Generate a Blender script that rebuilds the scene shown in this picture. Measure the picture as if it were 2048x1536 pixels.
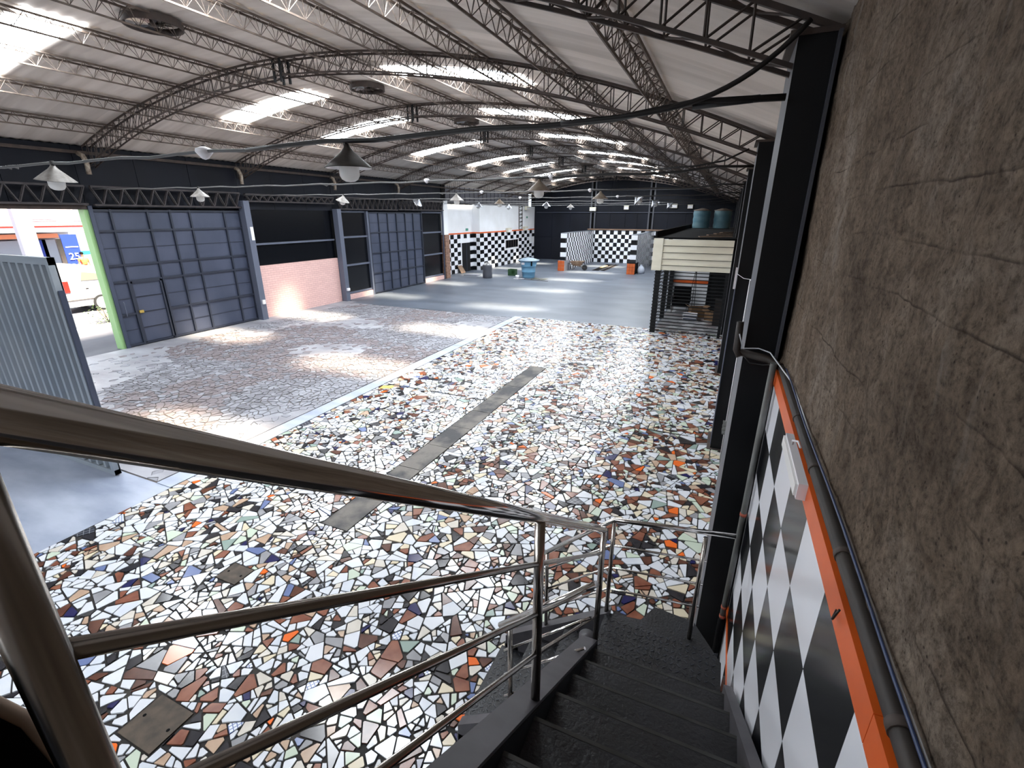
import bpy, math, random
import numpy as np
from mathutils import Vector, Matrix, noise
random.seed(11)
D = bpy.data
SC = bpy.context.scene
COL = SC.collection
PI = math.pi
for o in list(D.objects):
    D.objects.remove(o)

# ---------------------------------------------------------------- camera
CAMZ = 3.9
FPX, YAW, PITCH, ROLL = 944.2, math.radians(-23.6), math.radians(19.717), math.radians(.19)
cF = Vector((math.sin(YAW)*math.cos(PITCH), math.cos(YAW)*math.cos(PITCH), -math.sin(PITCH)))
cR0 = Vector((math.cos(YAW), -math.sin(YAW), 0))
cU0 = cR0.cross(cF)
cR = math.cos(ROLL)*cR0 + math.sin(ROLL)*cU0
cU = -math.sin(ROLL)*cR0 + math.cos(ROLL)*cU0
cam = D.objects.new('camera', D.cameras.new('camera'))
COL.objects.link(cam)
cam.data.sensor_width = 36
cam.data.lens = FPX/2048*36
cam.data.clip_start = .02
cam.data.clip_end = 300
mw = Matrix.Identity(4)
for i in range(3):
    mw[i][0], mw[i][1], mw[i][2] = cR[i], cU[i], -cF[i]
mw[2][3] = CAMZ
cam.matrix_world = mw
SC.camera = cam

# ---------------------------------------------------------------- world, sun, exposure
SKYLIGHT_EMIT = 24.0
w = D.worlds.new('world')
SC.world = w
w.use_nodes = True
bg = w.node_tree.nodes['Background']
bg.inputs[0].default_value = (.80, .90, 1, 1)
bg.inputs[1].default_value = 1.7
sun_d = D.lights.new('sun', 'SUN')
sun_d.energy = 26
sun_d.angle = math.radians(11)
sun_d.color = (1, .89, .70)
sun = D.objects.new('sun', sun_d)
COL.objects.link(sun)
sun.location = (10, 3, 30)
sun.rotation_euler = Vector((-3.1, -.45, -6.6)).to_track_quat('-Z', 'Y').to_euler()
SC.view_settings.view_transform = 'Standard'
SC.view_settings.look = 'None'
SC.view_settings.gamma = 1
SC.view_settings.use_curve_mapping = False
SC.view_settings.exposure = 0.66
SC.cycles.max_bounces = 9
SC.cycles.diffuse_bounces = 5
SC.cycles.glossy_bounces = 3
SC.cycles.transparent_max_bounces = 8
SC.cycles.sample_clamp_indirect = 6
SC.cycles.caustics_reflective = False
SC.cycles.caustics_refractive = False

# ---------------------------------------------------------------- helpers
def proj(p):
    q = Vector(p) - Vector((0, 0, CAMZ))
    d = q.dot(cF)
    if d <= .02:
        return None
    return 1024+FPX*q.dot(cR)/d, 768-FPX*q.dot(cU)/d, d

MATS = {}
def srgb(c):
    return tuple((x/255/12.92 if x/255 <= .04045 else ((x/255+.055)/1.055)**2.4) for x in c)

def mat(name, col, rough=.5, metal=0, col2=None, scale=(3, 3, 3), lo=.35, hi=.65, bump=0, bscale=30, detail=5, spec=.5, coat=0):
    """principled material, two colours mixed by world-space noise, optional fine bump; colours are sRGB 0-255"""
    m = D.materials.new(name)
    m.use_nodes = True
    nt = m.node_tree
    b = nt.nodes['Principled BSDF']
    c = srgb(col)
    b.inputs['Base Color'].default_value = (*c, 1)
    b.inputs['Roughness'].default_value = rough
    b.inputs['Metallic'].default_value = metal
    b.inputs['Specular IOR Level'].default_value = spec
    b.inputs['Coat Weight'].default_value = coat
    if col2 is not None or bump:
        geo = nt.nodes.new('ShaderNodeNewGeometry')
        if col2 is not None:
            mp = nt.nodes.new('ShaderNodeMapping')
            mp.inputs['Scale'].default_value = scale
            nt.links.new(geo.outputs['Position'], mp.inputs['Vector'])
            n = nt.nodes.new('ShaderNodeTexNoise')
            n.inputs['Scale'].default_value = 1
            n.inputs['Detail'].default_value = detail
            nt.links.new(mp.outputs[0], n.inputs['Vector'])
            r = nt.nodes.new('ShaderNodeValToRGB')
            r.color_ramp.elements[0].position = lo
            r.color_ramp.elements[1].position = hi
            r.color_ramp.elements[0].color = (*c, 1)
            r.color_ramp.elements[1].color = (*srgb(col2), 1)
            nt.links.new(n.outputs['Fac'], r.inputs[0])
            nt.links.new(r.outputs[0], b.inputs['Base Color'])
        if bump:
            n2 = nt.nodes.new('ShaderNodeTexNoise')
            n2.inputs['Scale'].default_value = bscale
            n2.inputs['Detail'].default_value = 4
            nt.links.new(geo.outputs['Position'], n2.inputs['Vector'])
            bp = nt.nodes.new('ShaderNodeBump')
            bp.inputs['Strength'].default_value = bump
            bp.inputs['Distance'].default_value = .02
            nt.links.new(n2.outputs['Fac'], bp.inputs['Height'])
            nt.links.new(bp.outputs[0], b.inputs['Normal'])
    MATS[name] = m
    return m

class MB:
    """collects shapes in world coordinates and links them as ONE mesh object"""
    def __init__(s):
        s.v, s.f, s.mi = [], [], []
    def add(s, vs, fs, mi=0):
        k = len(s.v)
        s.v += [tuple(p) for p in vs]
        s.f += [tuple(i+k for i in f) for f in fs]
        s.mi += [mi]*len(fs)
        return s
    def box(s, x0, x1, y0, y1, z0, z1, mi=0):
        return s.add([(x, y, z) for x in (x0, x1) for y in (y0, y1) for z in (z0, z1)],
                     [(0, 1, 3, 2), (4, 6, 7, 5), (0, 4, 5, 1), (2, 3, 7, 6), (0, 2, 6, 4), (1, 5, 7, 3)], mi)
    def hexa(s, a, b, mi=0):
        """a, b: two quads (4 points each) joined as a solid"""
        return s.add(list(a)+list(b), [(3, 2, 1, 0), (4, 5, 6, 7)]+[(i, (i+1) % 4, 4+(i+1) % 4, 4+i) for i in range(4)], mi)
    def beam(s, p, q, wd, ht, up=(0, 0, 1), mi=0):
        p, q, up = Vector(p), Vector(q), Vector(up)
        d = (q-p).normalized()
        sd = d.cross(up).normalized()
        u = sd.cross(d)
        e = [sd*(a*wd/2)+u*(b*ht/2) for a, b in ((-1, -1), (1, -1), (1, 1), (-1, 1))]
        return s.hexa([p+x for x in e], [q+x for x in e], mi)
    def tube(s, pts, r, n=8, mi=0, r1=None):
        pts = [Vector(p) for p in pts]
        k = len(pts)
        t = [(pts[min(i+1, k-1)]-pts[max(i-1, 0)]).normalized() for i in range(k)]
        a = t[0].orthogonal().normalized()
        vs, fs = [], []
        for i in range(k):
            a = (a-t[i]*a.dot(t[i])).normalized()
            b = t[i].cross(a)
            rr = r if r1 is None else r+(r1-r)*i/(k-1)
            c = 1
            if 0 < i < k-1:
                c = 1/max(.5, math.cos((pts[i]-pts[i-1]).angle(pts[i+1]-pts[i])/2))
            vs += [pts[i]+(a*math.cos(2*PI*j/n+PI/n)+b*math.sin(2*PI*j/n+PI/n))*rr*(c if n > 4 else 1) for j in range(n)]
        for i in range(k-1):
            fs += [(i*n+j, i*n+(j+1) % n, (i+1)*n+(j+1) % n, (i+1)*n+j) for j in range(n)]
        fs += [tuple(range(n-1, -1, -1)), tuple((k-1)*n+j for j in range(n))]
        return s.add(vs, fs, mi)
    def lathe(s, prof, c=(0, 0, 0), n=24, mi=0, mis=None):
        vs, fs = [], []
        for r, z in prof:
            vs += [(c[0]+r*math.cos(2*PI*j/n), c[1]+r*math.sin(2*PI*j/n), c[2]+z) for j in range(n)]
        for i in range(len(prof)-1):
            fs += [(i*n+j, i*n+(j+1) % n, (i+1)*n+(j+1) % n, (i+1)*n+j) for j in range(n)]
        return s.add(vs, fs, mi)
    def prism(s, poly, z0, z1, mi=0, tilt=(0, 0)):
        n = len(poly)
        cx = sum(p[0] for p in poly)/n
        cy = sum(p[1] for p in poly)/n
        vs = [(x, y, z0) for x, y in poly]+[(x, y, z1+(x-cx)*tilt[0]+(y-cy)*tilt[1]) for x, y in poly]
        return s.add(vs, [tuple(range(n, 2*n))]+[(i, (i+1) % n, n+(i+1) % n, n+i) for i in range(n)], mi)
    def extr(s, prof, axis, a0, a1, mi=0):
        """profile of 2-D points extruded along 'x' or 'y'"""
        n = len(prof)
        f = (lambda p, a: (a, p[0], p[1])) if axis == 'x' else (lambda p, a: (p[0], a, p[1]))
        vs = [f(p, a0) for p in prof]+[f(p, a1) for p in prof]
        return s.add(vs, [tuple(range(n)), tuple(range(2*n-1, n-1, -1))]+[(i, (i+1) % n, n+(i+1) % n, n+i) for i in range(n)], mi)
    def build(s, name, mats, parent=None, smooth=False, kind=None, label=None, loc=None):
        me = D.meshes.new(name)
        off = wloc(parent) if parent else Vector((0, 0, 0))
        base = Vector(loc) if loc else Vector((0, 0, 0))
        me.from_pydata([tuple(Vector(p)-off-base) for p in s.v], [], s.f)
        mats = mats if isinstance(mats, (list, tuple)) else [mats]
        for m in mats:
            me.materials.append(m)
        if len(mats) > 1:
            me.polygons.foreach_set('material_index', s.mi)
        if smooth:
            me.polygons.foreach_set('use_smooth', [len(f) <= 4 for f in s.f])
        me.update()
        o = D.objects.new(name, me)
        COL.objects.link(o)
        o.location = base
        if parent:
            o.parent = parent
        if kind:
            o['kind'] = kind
        if label:
            o['label'] = label
        return o

def wloc(o):
    p = Vector(o.location)
    while o.parent:
        o = o.parent
        p = p+Vector(o.location)
    return p

def thing(name, label, cat, loc=(0, 0, 0), group=None):
    o = D.objects.new(name, None)
    COL.objects.link(o)
    o.location = loc
    o.empty_display_size = .2
    return tag(o, label, cat, group)
def tag(o, label, cat, group=None):
    o['label'] = label
    o['category'] = cat
    if group:
        o['group'] = group
    return o
def struct(o, label=None):
    o['kind'] = 'structure'
    if label:
        o['label'] = label
    return o
def empty_struct(name, label=None, loc=(0, 0, 0)):
    o = D.objects.new(name, None)
    COL.objects.link(o)
    o.location = loc
    o.empty_display_size = .2
    return struct(o, label)
def dup(o, parent=None):
    c = o.copy()
    COL.objects.link(c)
    if parent:
        c.parent = parent
    for ch in list(o.children):
        dup(ch, c)
    return c
def inst(src, name, parent, loc=(0, 0, 0), rot=None, scale=None):
    """another part sharing the mesh of src"""
    o = D.objects.new(name, src.data)
    COL.objects.link(o)
    o.parent = parent
    o.location = loc
    if rot:
        o.rotation_euler = rot
    if scale:
        o.scale = scale
    return o

# ---------------------------------------------------------------- materials
white_paint = mat('white_paint', (238, 240, 244), .6, col2=(226, 227, 229), scale=(.7, .7, .7))
navy = mat('dark_navy_sheet', (14, 18, 30), .6, col2=(9, 12, 21), scale=(.8, .8, .3), bump=.05, bscale=8, spec=.25)
blackp = mat('black_paint', (12, 13, 16), .5, spec=.3)
black_soft = mat('matt_black', (8, 8, 10), .8, spec=.12)
glass_dark = mat('dark_panel', (8, 10, 15), .22)
slate = mat('slate_blue_paint', (70, 76, 95), .42, col2=(58, 65, 83), scale=(1.2, 1.2, .6))
slate_shadow = mat('slate_shadow_tone', (42, 47, 60), .4)  # darker than the panels, paints in the shadow lines of the gate bars
slate_light = mat('light_slate_paint', (92, 98, 114), .45)
charcoal = mat('charcoal_column_paint', (78, 80, 88), .45, col2=(64, 66, 73), scale=(2, 2, .6))  # lighter than the column front: light on the hall side put into colour
rust = mat('rusty_brown_steel', (108, 95, 85), .7, col2=(80, 68, 60), scale=(7, 7, 7))
rust_beam = mat('dark_beam_steel', (56, 50, 52), .65, col2=(42, 37, 38), scale=(6, 6, 6))
rust_dark = mat('dark_steel', (58, 50, 46), .65, col2=(76, 63, 56), scale=(6, 6, 6))
stain = mat('polished_steel', (206, 203, 200), .12, metal=1)
stain_dull = mat('brushed_steel', (164, 158, 152), .22, metal=1)
stair_shade_m = mat('stair_shade_black', (13, 13, 15), .7, spec=.2)  # blacker than the treads: shade of the risers put into the colour
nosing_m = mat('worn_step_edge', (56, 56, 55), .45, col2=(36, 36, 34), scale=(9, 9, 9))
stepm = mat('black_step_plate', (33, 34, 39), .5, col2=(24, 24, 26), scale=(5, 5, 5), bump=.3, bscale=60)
stringm = mat('stringer_paint', (74, 72, 76), .5, col2=(58, 56, 60), scale=(6, 6, 6))
concrete = mat('smooth_concrete', (98, 105, 117), .42, col2=(72, 79, 90), scale=(.45, .9, 1), lo=.3, hi=.7, bump=.1, bscale=10)
concrete_l = mat('worn_light_concrete', (160, 161, 168), .55, col2=(126, 125, 131), scale=(.8, 1.6, 1), lo=.3, hi=.7, bump=.2, bscale=14)
cobbed = mat('dark_mortar', (84, 79, 76), .85)
ramp_m = mat('bluish_concrete', (174, 182, 198), .5, col2=(140, 149, 168), scale=(.8, 2.2, 1), bump=.12, bscale=9)
grout = mat('dark_grout', (30, 28, 28), .85, col2=(60, 55, 50), scale=(2.5, 2.5, 1), lo=.45, hi=.75)
channel_m = mat('stained_concrete', (112, 107, 101), .7, col2=(58, 58, 60), scale=(1.8, 1.5, 1), lo=.43, hi=.57, bump=.3, bscale=25)
orange = mat('orange_paint', (222, 98, 30), .4, col2=(208, 88, 26), scale=(3, 3, 3))
orange_tile = mat('orange_tile', (204, 100, 44), .45, col2=(184, 86, 38), scale=(5, 5, 5))
tile_w = mat('white_wall_tile', (238, 240, 246), .22)
tile_k = mat('black_wall_tile', (17, 18, 21), .16)
joint = mat('grey_tile_joint', (120, 120, 120), .8)
plain_globe = mat('white_glass_globe', (240, 240, 238), .25)
def glow_glass():
    m = D.materials.new('opal_glass')
    m.use_nodes = True
    nt = m.node_tree
    b = nt.nodes['Principled BSDF']
    b.inputs['Base Color'].default_value = (.9, .9, .88, 1)
    b.inputs['Roughness'].default_value = .2
    tl = nt.nodes.new('ShaderNodeBsdfTranslucent')
    tl.inputs[0].default_value = (.95, .95, .93, 1)
    mx = nt.nodes.new('ShaderNodeMixShader')
    mx.inputs[0].default_value = .55
    nt.links.new(b.outputs[0], mx.inputs[1])
    nt.links.new(tl.outputs[0], mx.inputs[2])
    nt.links.new(mx.outputs[0], nt.nodes['Material Output'].inputs[0])
    return m
opal = glow_glass()
shade_grey = mat('grey_enamel', (150, 146, 142), .5, col2=(118, 114, 110), scale=(14, 14, 14))
shade_dark = mat('dark_enamel', (62, 58, 55), .5, col2=(46, 43, 41), scale=(14, 14, 14))
shade_brown = mat('dusty_brown_enamel', (112, 100, 88), .55, col2=(92, 80, 68), scale=(14, 14, 14))
shade_alu = mat('bare_aluminium', (190, 194, 202), .32, metal=1)
cable_m = mat('grey_cable', (92, 92, 92), .55)
cable_k = mat('black_cable', (20, 17, 17), .5)
pipe_m = mat('grey_pipe', (104, 106, 104), .5, col2=(84, 84, 80), scale=(8, 8, 4))
pipe_b = mat('brown_dirty_pipe', (48, 40, 34), .6, col2=(34, 28, 24), scale=(10, 10, 10))
plastic_w = mat('white_plastic', (232, 230, 234), .4)
blue_plastic = mat('sky_blue_plastic', (104, 158, 192), .45, col2=(122, 170, 200), scale=(2, 2, 4))
teal_plastic = mat('dull_teal_plastic', (64, 102, 116), .6, col2=(86, 116, 124), scale=(2, 2, 3))  # muted teal, two tones mixed by noise
lid_m = mat('grey_blue_lid', (120, 138, 152), .5)
drum_m = mat('grey_drum_plastic', (74, 76, 84), .5)
green_pl = mat('green_plastic', (40, 74, 44), .5)
cream = mat('cream_sheet', (226, 222, 205), .45, col2=(214, 209, 190), scale=(1, 1, 4))
card = mat('brown_cardboard', (122, 92, 62), .8, col2=(98, 74, 50), scale=(6, 6, 6))
wood_m = mat('weathered_wood', (138, 112, 92), .75, col2=(106, 84, 68), scale=(2, 9, 9))
green_paint = mat('pale_green_paint', (150, 190, 130), .5)
red_m = mat('red_lens', (214, 40, 34), .25)
rubber = mat('tyre_rubber', (34, 34, 36), .7)
asphalt = mat("asphalt", (98, 97, 104), .8, col2=(82, 82, 90), scale=(1, 1, 1))
leaf_m = mat('green_leaf', (92, 116, 70), .6)
sign_blue = mat('blue_sign', (38, 60, 150), .4)
skin_m = mat('skin', (150, 104, 80), .6)
tan_cloth = mat('orange_cloth', (232, 110, 60), .8)
navy_cloth = mat('dark_trousers', (150, 96, 60), .8)

def pink_brick():
    m = mat('pink_painted_brick', (222, 182, 176), .6)
    nt = m.node_tree
    b = nt.nodes['Principled BSDF']
    geo = nt.nodes.new('ShaderNodeNewGeometry')
    sep = nt.nodes.new('ShaderNodeSeparateXYZ')
    cmb = nt.nodes.new('ShaderNodeCombineXYZ')
    nt.links.new(geo.outputs['Position'], sep.inputs[0])
    nt.links.new(sep.outputs['Y'], cmb.inputs['X'])
    nt.links.new(sep.outputs['Z'], cmb.inputs['Y'])
    br = nt.nodes.new('ShaderNodeTexBrick')
    br.inputs['Scale'].default_value = 1
    br.inputs['Brick Width'].default_value = .26
    br.inputs['Row Height'].default_value = .085
    br.inputs['Mortar Size'].default_value = .006
    br.inputs['Color1'].default_value = (*srgb((228, 190, 183)), 1)
    br.inputs['Color2'].default_value = (*srgb((220, 181, 175)), 1)
    br.inputs['Mortar'].default_value = (*srgb((196, 156, 151)), 1)
    nt.links.new(cmb.outputs[0], br.inputs['Vector'])
    nt.links.new(br.outputs['Color'], b.inputs['Base Color'])
    bp = nt.nodes.new('ShaderNodeBump')
    bp.inputs['Strength'].default_value = .5
    bp.inputs['Distance'].default_value = .01
    bp.invert = True
    nt.links.new(br.outputs['Fac'], bp.inputs['Height'])
    nt.links.new(bp.outputs[0], b.inputs['Normal'])
    return m
pink = pink_brick()

def roof_mat():
    m = mat('fibre_cement_sheet', (216, 207, 198), .8, col2=(190, 180, 170), scale=(.35, 3.2, .35), lo=.3, hi=.7, detail=6)
    nt = m.node_tree
    b = nt.nodes['Principled BSDF']
    geo = [n for n in nt.nodes if n.type == 'NEW_GEOMETRY'][0]
    src = b.inputs['Base Color'].links[0].from_socket
    mp = nt.nodes.new('ShaderNodeMapping')
    mp.inputs['Scale'].default_value = (.5, 1.6, .5)
    nt.links.new(geo.outputs['Position'], mp.inputs['Vector'])
    n = nt.nodes.new('ShaderNodeTexNoise')
    n.inputs['Scale'].default_value = 1.1
    n.inputs['Detail'].default_value = 8
    nt.links.new(mp.outputs[0], n.inputs['Vector'])
    r = nt.nodes.new('ShaderNodeValToRGB')
    r.color_ramp.elements[0].position = .66
    r.color_ramp.elements[1].position = .78
    r.color_ramp.elements[0].color = (0, 0, 0, 1)
    r.color_ramp.elements[1].color = (.6, .6, .6, 1)
    nt.links.new(n.outputs['Fac'], r.inputs[0])
    mx = nt.nodes.new('ShaderNodeMixRGB')
    nt.links.new(r.outputs[0], mx.inputs[0])
    nt.links.new(src, mx.inputs[1])
    mx.inputs[2].default_value = (*srgb((112, 92, 84)), 1)
    # every sheet a little lighter or darker
    oi = nt.nodes.new('ShaderNodeObjectInfo')
    mr = nt.nodes.new('ShaderNodeMapRange')
    mr.inputs['To Min'].default_value = .92
    mr.inputs['To Max'].default_value = 1.24
    nt.links.new(oi.outputs['Random'], mr.inputs['Value'])
    vm = nt.nodes.new('ShaderNodeVectorMath')
    vm.operation = 'SCALE'
    nt.links.new(mx.outputs[0], vm.inputs[0])
    nt.links.new(mr.outputs[0], vm.inputs['Scale'])
    nt.links.new(vm.outputs[0], b.inputs['Base Color'])
    return m
roof_m = roof_mat()

def skylight_mat():
    m = D.materials.new('translucent_skylight')
    m.use_nodes = True
    nt = m.node_tree
    nt.nodes.clear()
    out = nt.nodes.new('ShaderNodeOutputMaterial')
    tr = nt.nodes.new('ShaderNodeBsdfTransparent')
    tr.inputs[0].default_value = (.97, .93, .86, 1)
    em = nt.nodes.new('ShaderNodeEmission')
    em.inputs[0].default_value = (.88, .94, 1, 1)
    em.inputs[1].default_value = SKYLIGHT_EMIT
    ad = nt.nodes.new('ShaderNodeAddShader')
    nt.links.new(tr.outputs[0], ad.inputs[0])
    nt.links.new(em.outputs[0], ad.inputs[1])
    nt.links.new(ad.outputs[0], out.inputs[0])
    return m
sky_m = skylight_mat()

def rough_wall_mat():
    m = mat('rammed_concrete', (116, 99, 84), .9, spec=.2)
    nt = m.node_tree
    b = nt.nodes['Principled BSDF']
    L = nt.links.new
    geo = nt.nodes.new('ShaderNodeNewGeometry')
    def noise_n(sc, scale, det=6, rough=.6, dist=0):
        mp = nt.nodes.new('ShaderNodeMapping')
        mp.inputs['Scale'].default_value = sc
        L(geo.outputs['Position'], mp.inputs['Vector'])
        n = nt.nodes.new('ShaderNodeTexNoise')
        n.inputs['Scale'].default_value = scale
        n.inputs['Detail'].default_value = det
        n.inputs['Roughness'].default_value = rough
        n.inputs['Distortion'].default_value = dist
        L(mp.outputs[0], n.inputs['Vector'])
        return n.outputs['Fac']
    def ramp(src, stops):
        r = nt.nodes.new('ShaderNodeValToRGB')
        e = r.color_ramp.elements
        e[0].position, e[0].color = stops[0][0], (*stops[0][1], 1)
        e[1].position, e[1].color = stops[-1][0], (*stops[-1][1], 1)
        for p, c in stops[1:-1]:
            x = e.new(p)
            x.color = (*c, 1)
        L(src, r.inputs[0])
        return r.outputs[0]
    def mix(f, a, c2, mode='MIX'):
        x = nt.nodes.new('ShaderNodeMixRGB')
        x.blend_type = mode
        L(f, x.inputs[0])
        L(a, x.inputs[1])
        if isinstance(c2, tuple):
            x.inputs[2].default_value = (*c2, 1)
        else:
            L(c2, x.inputs[2])
        return x.outputs[0]
    base = ramp(noise_n((1, 1, 1), 1.6, 5), [(.3, srgb((112, 97, 83))), (.5, srgb((140, 123, 106))), (.7, srgb((168, 154, 140)))])
    grain = ramp(noise_n((1, 1, 1), 48, 8, .8), [(.32, (.36, .33, .31)), (.5, (.98, .98, .98)), (.72, (1.45, 1.42, 1.4))])
    x = nt.nodes.new('ShaderNodeMixRGB')
    x.blend_type = 'MULTIPLY'
    x.inputs[0].default_value = 1
    L(base, x.inputs[1])
    L(grain, x.inputs[2])
    c = x.outputs[0]
    blot = ramp(noise_n((1, 1, 1), 11, 5, .7, .4), [(.34, (.66, .63, .6)), (.5, (1, 1, 1)), (.68, (1.28, 1.27, 1.25))])
    xb = nt.nodes.new('ShaderNodeMixRGB')
    xb.blend_type = 'MULTIPLY'
    xb.inputs[0].default_value = 1
    L(c, xb.inputs[1])
    L(blot, xb.inputs[2])
    c = xb.outputs[0]
    # pale vertical lime runs
    runs = ramp(noise_n((1, 13, 1.5), 1, 4, .55), [(.56, (0, 0, 0)), (.74, (.7, .7, .7))])
    rmask = ramp(noise_n((1, 1, 1), 1.4, 3), [(.45, (0, 0, 0)), (.62, (1, 1, 1))])
    xr = nt.nodes.new('ShaderNodeMixRGB')
    xr.blend_type = 'MULTIPLY'
    xr.inputs[0].default_value = 1
    L(runs, xr.inputs[1])
    L(rmask, xr.inputs[2])
    c = mix(xr.outputs[0], c, srgb((178, 168, 156)))
    # small dark pits
    vo = nt.nodes.new('ShaderNodeTexVoronoi')
    vo.inputs['Scale'].default_value = 52
    L(geo.outputs['Position'], vo.inputs['Vector'])
    pits = ramp(vo.outputs['Distance'], [(.08, (.8, .8, .8)), (.24, (0, 0, 0))])
    pm = ramp(noise_n((1, 1, 1), 9, 3), [(.48, (0, 0, 0)), (.58, (1, 1, 1))])
    x2 = nt.nodes.new('ShaderNodeMixRGB')
    x2.blend_type = 'MULTIPLY'
    x2.inputs[0].default_value = 1
    L(pits, x2.inputs[1])
    L(pm, x2.inputs[2])
    c = mix(x2.outputs[0], c, srgb((52, 42, 36)))
    # board-mark seams, wavy, running along the wall
    sep = nt.nodes.new('ShaderNodeSeparateXYZ')
    L(geo.outputs['Position'], sep.inputs[0])
    wob = noise_n((1, .8, .8), .8, 5)
    ma = nt.nodes.new('ShaderNodeMath')
    ma.operation = 'MULTIPLY_ADD'
    L(wob, ma.inputs[0])
    ma.inputs[1].default_value = .16
    L(sep.outputs['Z'], ma.inputs[2])
    mb = nt.nodes.new('ShaderNodeMath')
    mb.operation = 'MULTIPLY'
    L(ma.outputs[0], mb.inputs[0])
    mb.inputs[1].default_value = 1/.15
    fr = nt.nodes.new('ShaderNodeMath')
    fr.operation = 'FRACT'
    L(mb.outputs[0], fr.inputs[0])
    ln = ramp(fr.outputs[0], [(0, (.0, .0, .0)), (.02, (.8, .8, .8)), (.07, (0, 0, 0))])
    lm = ramp(noise_n((1, 1.1, 3), 1.3, 4), [(.5, (0, 0, 0)), (.64, (1, 1, 1))])
    x3 = nt.nodes.new('ShaderNodeMixRGB')
    x3.blend_type = 'MULTIPLY'
    x3.inputs[0].default_value = 1
    L(ln, x3.inputs[1])
    L(lm, x3.inputs[2])
    c = mix(x3.outputs[0], c, srgb((58, 45, 36)))
    L(c, b.inputs['Base Color'])
    h = nt.nodes.new('ShaderNodeMath')
    h.operation = 'SUBTRACT'
    L(grain, h.inputs[0])
    hh = nt.nodes.new('ShaderNodeMath')
    hh.operation = 'MAXIMUM'
    L(x2.outputs[0], hh.inputs[0])
    L(x3.outputs[0], hh.inputs[1])
    hs = nt.nodes.new('ShaderNodeMath')
    hs.operation = 'MULTIPLY'
    hs.inputs[1].default_value = .45
    L(hh.outputs[0], hs.inputs[0])
    L(hs.outputs[0], h.inputs[1])
    bp = nt.nodes.new('ShaderNodeBump')
    bp.inputs['Strength'].default_value = .9
    bp.inputs['Distance'].default_value = .012
    L(h.outputs[0], bp.inputs['Height'])
    L(bp.outputs[0], b.inputs['Normal'])
    return m
rough_m = rough_wall_mat()

def line_tile(name, base, line, s=.035, wdt=.16):
    """glazed tile printed with a fine grid"""
    m = mat(name, base, .25)
    nt = m.node_tree
    b = nt.nodes['Principled BSDF']
    geo = nt.nodes.new('ShaderNodeNewGeometry')
    br = nt.nodes.new('ShaderNodeTexBrick')
    br.offset = 0
    br.inputs['Scale'].default_value = 1
    br.inputs['Brick Width'].default_value = s
    br.inputs['Row Height'].default_value = s
    br.inputs['Mortar Size'].default_value = s*wdt
    br.inputs['Color1'].default_value = (*srgb(base), 1)
    br.inputs['Color2'].default_value = (*srgb(base), 1)
    br.inputs['Mortar'].default_value = (*srgb(line), 1)
    mp = nt.nodes.new('ShaderNodeMapping')
    mp.inputs['Rotation'].default_value = (0, 0, .5)
    nt.links.new(geo.outputs['Position'], mp.inputs['Vector'])
    nt.links.new(mp.outputs[0], br.inputs['Vector'])
    nt.links.new(br.outputs['Color'], b.inputs['Base Color'])
    return m

# fragments of tile: material, share
FRAG = []
def frag(name, c, share, c2=None, rough=.2):
    FRAG.append((mat(name, c, rough, col2=c2, scale=(6, 6, 6)), share))
frag('white_glaze', (214, 217, 223), 34)
frag('cool_white_glaze', (202, 208, 218), 13, (212, 216, 222))
frag('warm_white_glaze', (212, 206, 196), 10, (202, 195, 184))
frag('cream_glaze', (216, 204, 178), 5)
frag('pale_green_glaze', (196, 208, 190), 4)
frag('grey_glaze', (150, 150, 154), 6, (140, 140, 144))
frag('beige_glaze', (190, 164, 142), 5, (176, 148, 126))
frag('terracotta_glaze', (140, 90, 70), 8, (116, 68, 52))
frag('brown_glaze', (98, 62, 48), 4, (80, 48, 38))
frag('black_glaze', (34, 33, 38), 9, (48, 46, 50))
frag('navy_glaze', (32, 32, 80), 2)
frag('blue_glaze', (104, 118, 158), 1.2)
frag('orange_glaze', (226, 106, 40), 1.0)
frag('sage_glaze', (142, 160, 152), 1.4)
FRAG.append((line_tile('blue_grid_print', (226, 230, 238), (120, 134, 176), .03, .13), .7))
FRAG.append((line_tile('dark_grid_print', (58, 60, 68), (130, 132, 138), .06, .06), 1))
yellow_tile = mat('yellow_glaze', (226, 200, 104), .3)

# ================================================================ FLOORS
XW, XR = -16.4, .43          # left wall plane, right wall plane
MX0, MY1 = -7.2, 17.5        # mosaic: left edge, far edge
slab = struct(MB().box(XW-1.2, 1.4, MY1, 43.4, -.3, 0).build('floor', concrete), 'smooth grey concrete floor of the far half')
ramp = struct(MB().box(XW, MX0, -12, 3.6, -.3, 0).build('floor', ramp_m), 'bluish concrete strip beside the ribbed gate leaf')
bed = struct(MB().box(MX0, 1.0, -12, MY1, -.3, 0).build('floor', grout), 'mosaic of broken coloured tiles in dark grout')
cob = struct(MB().box(XW, MX0, 3.6, MY1, -.3, 0).build('floor', cobbed), 'worn crazy paving of small flat stones')
MB().box(MX0-.32, MX0, 3.6, MY1, 0, .012).build('border_strip', ramp_m, cob)
MB().box(XW+.02, XW+.75, 3.7, MY1, 0, .012).build('border_strip', concrete_l, cob)
MB().box(XW+.75, MX0-.32, MY1-.28, MY1, 0, .012).build('border_strip', concrete, cob)

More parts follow.
